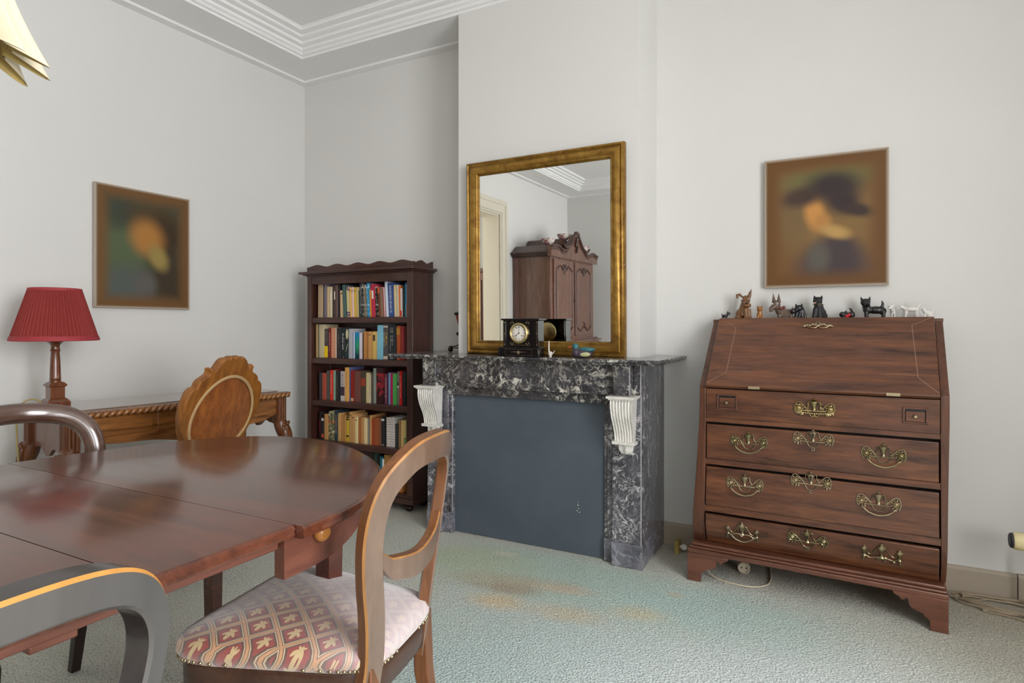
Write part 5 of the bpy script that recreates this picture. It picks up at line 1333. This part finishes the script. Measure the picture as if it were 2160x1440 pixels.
b=MB(); b.tube(spline([(.044,0,.03),(.08,-.02,.028),(.13,-.01,.04),(.2,.04,.02),(.3,.06,.006)],6),.0032,6); b.tube(spline([(.012,.01,.05),(.06,.03,.075),(.14,.06,.10),(.2,.075,.06),(.26,.07,.006)],6),.0028,6); build('flex',b,cordm,pl,60)
rd=thing('radiator','cream panel radiator with a thermostat valve on the wall beyond the bureau','radiator',(1.1,3.07,0))
b=MB(); b.box(-.36,.42,-.03,.0,.14,.66)
for k in range(25): b.tube([(-.34+.031*k,-.032,.17),(-.34+.031*k,-.032,.63)],.009,8)
build('panel',b,M['door'],rd,30)
for xx in (-.30,.36):
    b=MB(); b.box(xx-.02,xx+.02,-.02,.0,.0,.14); b.box(xx-.02,xx+.02,-.0,.098,.4,.44); build('bracket',b,M['door'],rd)
b=MB(); b.tube([(-.36,-.015,.24),(-.40,-.05,.26),(-.40,-.10,.29),(-.40,-.12,.306)],.012); b.tube([(-.40,-.06,.26),(-.40,-.06,0)],.008); v_=build('valve',b,M['brassd'],rd)
b=MB(); b.lathe([(.0,-.10),(.024,-.10),(.03,-.097),(.033,-.09),(.034,-.02),(.028,.0),(.012,.004)],(-.415,-.125,.306),24,'x'); build('thermostat_head',b,plain('cream valve plastic','DDCF9E',.4),v_)
b=MB(); b.lathe([(.0,-.108),(.024,-.108),(.028,-.104),(.0285,-.096)],(-.415,-.125,.306),24,'x'); build('dial_end',b,plain('dark grey rubber','2E2F34',.5),v_)
# ================================================================== TALL CABINET (seen in the mirror)
cb=thing('tall_cabinet','tall carved two door cabinet with an arched top, reflected in the mirror','cabinet',(-3.13,-1.37,0))
Tc=Matrix.Translation((3.13,1.37,0))
def cp(name,mb,mat,par=None,**k): return build(name,mb.xf(Tc),M[mat],par or cb,**k)
Y0,Y1=-2.055,-.685
b=MB(); b.box(-3.36,-2.89,Y0,Y1,.90,1.90); b.box(-3.37,-3.15,Y1-.0,Y1+.004,.92,1.86); b.box(-3.13,-2.90,Y1-.0,Y1+.004,.92,1.86); cp('case',b,'cab',bevel=.003)
b=MB(); b.box(-3.365,-2.83,Y0-.05,Y1+.05,.08,.86); b.box(-3.367,-2.80,Y0-.08,Y1+.08,.86,.88); b.box(-3.367,-2.84,Y0-.04,Y1+.04,.88,.90); cp('chest',b,'cab',bevel=.006)
for k in range(3):
    b=MB(); b.box(-2.831,-2.822,Y0,Y1,.11+.25*k,.34+.25*k); d=cp('drawer',b,'cab',bevel=.004)
    for yy in (-1.75,-1.0):
        b=MB(); b.tube(spline([(-2.82,yy-.05,.24+.25*k),(-2.80,yy-.03,.215+.25*k),(-2.80,yy+.03,.215+.25*k),(-2.82,yy+.05,.24+.25*k)],4),.005); cp('handle',b,'brass',d)
for xx in (-3.31,-2.88):
    for yy in (Y0,Y1):
        b=MB(); b.lathe([(.03,.0),(.045,.02),(.045,.05),(.03,.08)],(xx,yy,0),14); cp('foot',b,'cabd')
mid=-1.37
for s in (-1,1):
    ya,yc=(mid+.006,Y1-.07) if s>0 else (Y0+.07,mid-.006)
    b=MB(); b.box(-2.892,-2.875,ya,yc,.93,1.84); d=cp('door',b,'cab',bevel=.003)
    b=MB()
    for q in ((ya+.07,.99),(yc-.07,.99)): b.tube([(-2.873,q[0],1.02),(-2.873,q[0],1.74)],.007,6)
    cy_=(ya+yc)/2; hw_=(yc-ya)/2-.07
    b.tube(spline([(-2.873,cy_-hw_,1.72),(-2.873,cy_-hw_*.5,1.77),(-2.873,cy_-hw_*.2,1.72),(-2.873,cy_,1.78),(-2.873,cy_+hw_*.2,1.72),(-2.873,cy_+hw_*.5,1.77),(-2.873,cy_+hw_,1.72)],5),.009,6)
    b.tube(spline([(-2.873,cy_-hw_,1.04),(-2.873,cy_-hw_*.5,.99),(-2.873,cy_,1.05),(-2.873,cy_+hw_*.5,.99),(-2.873,cy_+hw_,1.04)],5),.009,6)
    for k in range(5): b.ell((-2.872,cy_+.02*(k-2),1.76-.028*(2-abs(k-2))),(.008,.012,.03),8,6)
    for k in range(3): b.ell((-2.872,cy_+.03*(k-1),1.07+.015*k),(.007,.018,.009),8,6)
    cp('door_carving',b,'cabd',d,smooth=60,doubles=False)
b=MB(); b.box(-2.876,-2.868,mid-.012,mid+.012,.93,1.84); b.lathe([(0,0),(.012,0),(.012,.012),(0,.014)],(-2.868,mid+.02,1.36),12,'x'); cp('astragal',b,'cabd')
def zt(t): return 1.96+.23*math.exp(-(t/.27)**2)+.03*math.exp(-((abs(t)-.78)/.16)**2)-.02*math.exp(-((abs(t)-.5)/.12)**2)
pts=[(Y0-.06,1.86)]+[(mid+(.745)*(-1+2*i/60),zt(-1+2*i/60)) for i in range(61)]+[(Y1+.06,1.86)]
b=MB(); b.prism(pts,-2.90,-2.85,'x'); cp('pediment',b,'cab',smooth=30)
b=MB()
for off,r in ((.0,.016),(-.035,.009)):
    b.tube([(-2.845+off*.2,mid+.745*(-1+2*i/60),zt(-1+2*i/60)+off) for i in range(61)],r,8)
for k in range(7): b.ell((-2.84,mid+.03*math.sin(k*2.1),2.19-.035*k),(.018,.04-.004*k,.03),9,6)
for s in (-1,1): b.tube(spline([(-2.84,mid+s*.05,2.2),(-2.84,mid+s*.1,2.12),(-2.84,mid+s*.2,2.03),(-2.84,mid+s*.34,1.99),(-2.84,mid+s*.42,2.03)],5),.016,8)
cp('crest_carving',b,'cabd',smooth=60,doubles=False)
b=MB()
for o_,za,zb in ((.02,1.86,1.875),(.045,1.875,1.895),(.065,1.895,1.92)): b.box(-3.368,-2.90+o_*.3,Y0-o_,Y1+o_,za,zb)
cp('cornice',b,'cabd',bevel=.003)
b=MB(); b.sweep([[(-3.365,Y0-.04,1.92),(-2.92,Y0-.04,1.92),(-2.92,Y1+.04,1.92),(-3.365,Y1+.04,1.92)],[(-3.36,Y0+.06,2.0),(-2.93,Y0+.06,2.0),(-2.93,Y1-.06,2.0),(-3.36,Y1-.06,2.0)]]); b.sweep([[(-3.36,-1.75,2.0),(-2.93,-1.75,2.0),(-2.93,-.99,2.0),(-3.36,-.99,2.0)],[(-3.35,-1.68,2.10),(-2.94,-1.68,2.10),(-2.94,-1.06,2.10),(-3.35,-1.06,2.10)]]); cp('stepped_roof',b,'cabd')
def bowlmat():
    t=NT('flowered china',.25,.2); v=t.coord(); x,y,z=t.sep(v); q=t.ramp(t.noise(v,32,4,.6),[(.5,0.0),(.56,1.0)]); c=t.mix(q,'DAD4CA','A8626A'); t.base(c); return t.mat
bmz=bowlmat()
for nm,x,y,z,r,lab in (('bowl',-3.0,-.87,2.0,.085,'flowered china bowl on the lower roof step nearest the doorway, reflected in the mirror'),('bowl',-2.985,-1.30,2.10,.085,'flowered china bowl on the highest roof step of the tall cabinet'),('bowl',-2.96,-1.90,2.0,.075,'flowered china bowl on the far lower roof step of the tall cabinet')):
    b=MB(); b.lathe([(r*.42,0),(r*.42,.012),(r*.55,.016),(r*.85,.05),(r,.085),(r*.97,.085),(r*.8,.05),(r*.5,.022),(0,.018)],(0,0,0),32); o=build(nm,b,bmz,None,50); o.location=(x,y,z); tag(o,lab,'bowl','china bowls on the tall cabinet')
# dark cupboard in the next room, a sliver of it shows in the mirror
hc=thing('hall_cupboard','dark carved cupboard in the next room glimpsed through the doorway in the mirror','cupboard',(-4.45,-1.6,0))
b=MB(); b.box(-.45,.45,-.5,.5,.06,1.75); build('case',b,M['cab'],hc,bevel=.005)
b=MB(); b.box(-.49,.49,-.54,.54,1.75,1.80); b.box(-.47,.47,-.52,.52,0,.06); build('cornice',b,M['cabd'],hc,bevel=.006)
b=MB(); b.box(-.40,-.02,.5,.515,.15,1.65); b.box(.02,.40,.5,.515,.15,1.65); build('door',b,M['cabd'],hc,bevel=.006)
# ================================================================== LIGHT
def area(name,loc,rot,sx,sy,e,col=(1,1,1)):
    l=bpy.data.lights.new(name,'AREA'); l.shape='RECTANGLE'; l.size=sx; l.size_y=sy; l.energy=e; l.color=col
    o=bpy.data.objects.new(name,l); COL.objects.link(o); o.location=loc; o.rotation_euler=rot; return o
for i,(a,c) in enumerate(WIN):
    area('window_daylight',(XR+.3,(a+c)/2,(WZ0+WZ1)/2),(0,radians(90),0),WZ1-WZ0,c-a,(WE1,WE2)[i],(.985,.985,1))
area('hall_fill_light',(-5.9,.6,1.7),(0,radians(-90),0),1.6,1.6,90,(1,.95,.86))  # light added to brighten the next room, no window behind it
w=bpy.data.worlds.new('sky'); SC.world=w; w.use_nodes=True
w.node_tree.nodes['Background'].inputs[0].default_value=(.82,.9,1,1); w.node_tree.nodes['Background'].inputs[1].default_value=.6
# ================================================================== CAMERA
cam=bpy.data.cameras.new('camera'); co=bpy.data.objects.new('camera',cam); COL.objects.link(co); SC.camera=co
cam.sensor_width=36; cam.lens=1288/2160*36; cam.shift_y=-32/2160; cam.clip_start=.03
co.location=(0,0,1.12); co.rotation_euler=(radians(90),0,math.atan((1767-1080)/1288))
vs=SC.view_settings; vs.view_transform='Standard'; vs.look='None'; vs.gamma=1; vs.use_curve_mapping=False; vs.exposure=EXPO
SC.cycles.use_denoising=True; SC.cycles.max_bounces=10; SC.cycles.diffuse_bounces=6; SC.cycles.glossy_bounces=5; SC.cycles.sample_clamp_indirect=8; SC.cycles.caustics_reflective=False; SC.cycles.caustics_refractive=False
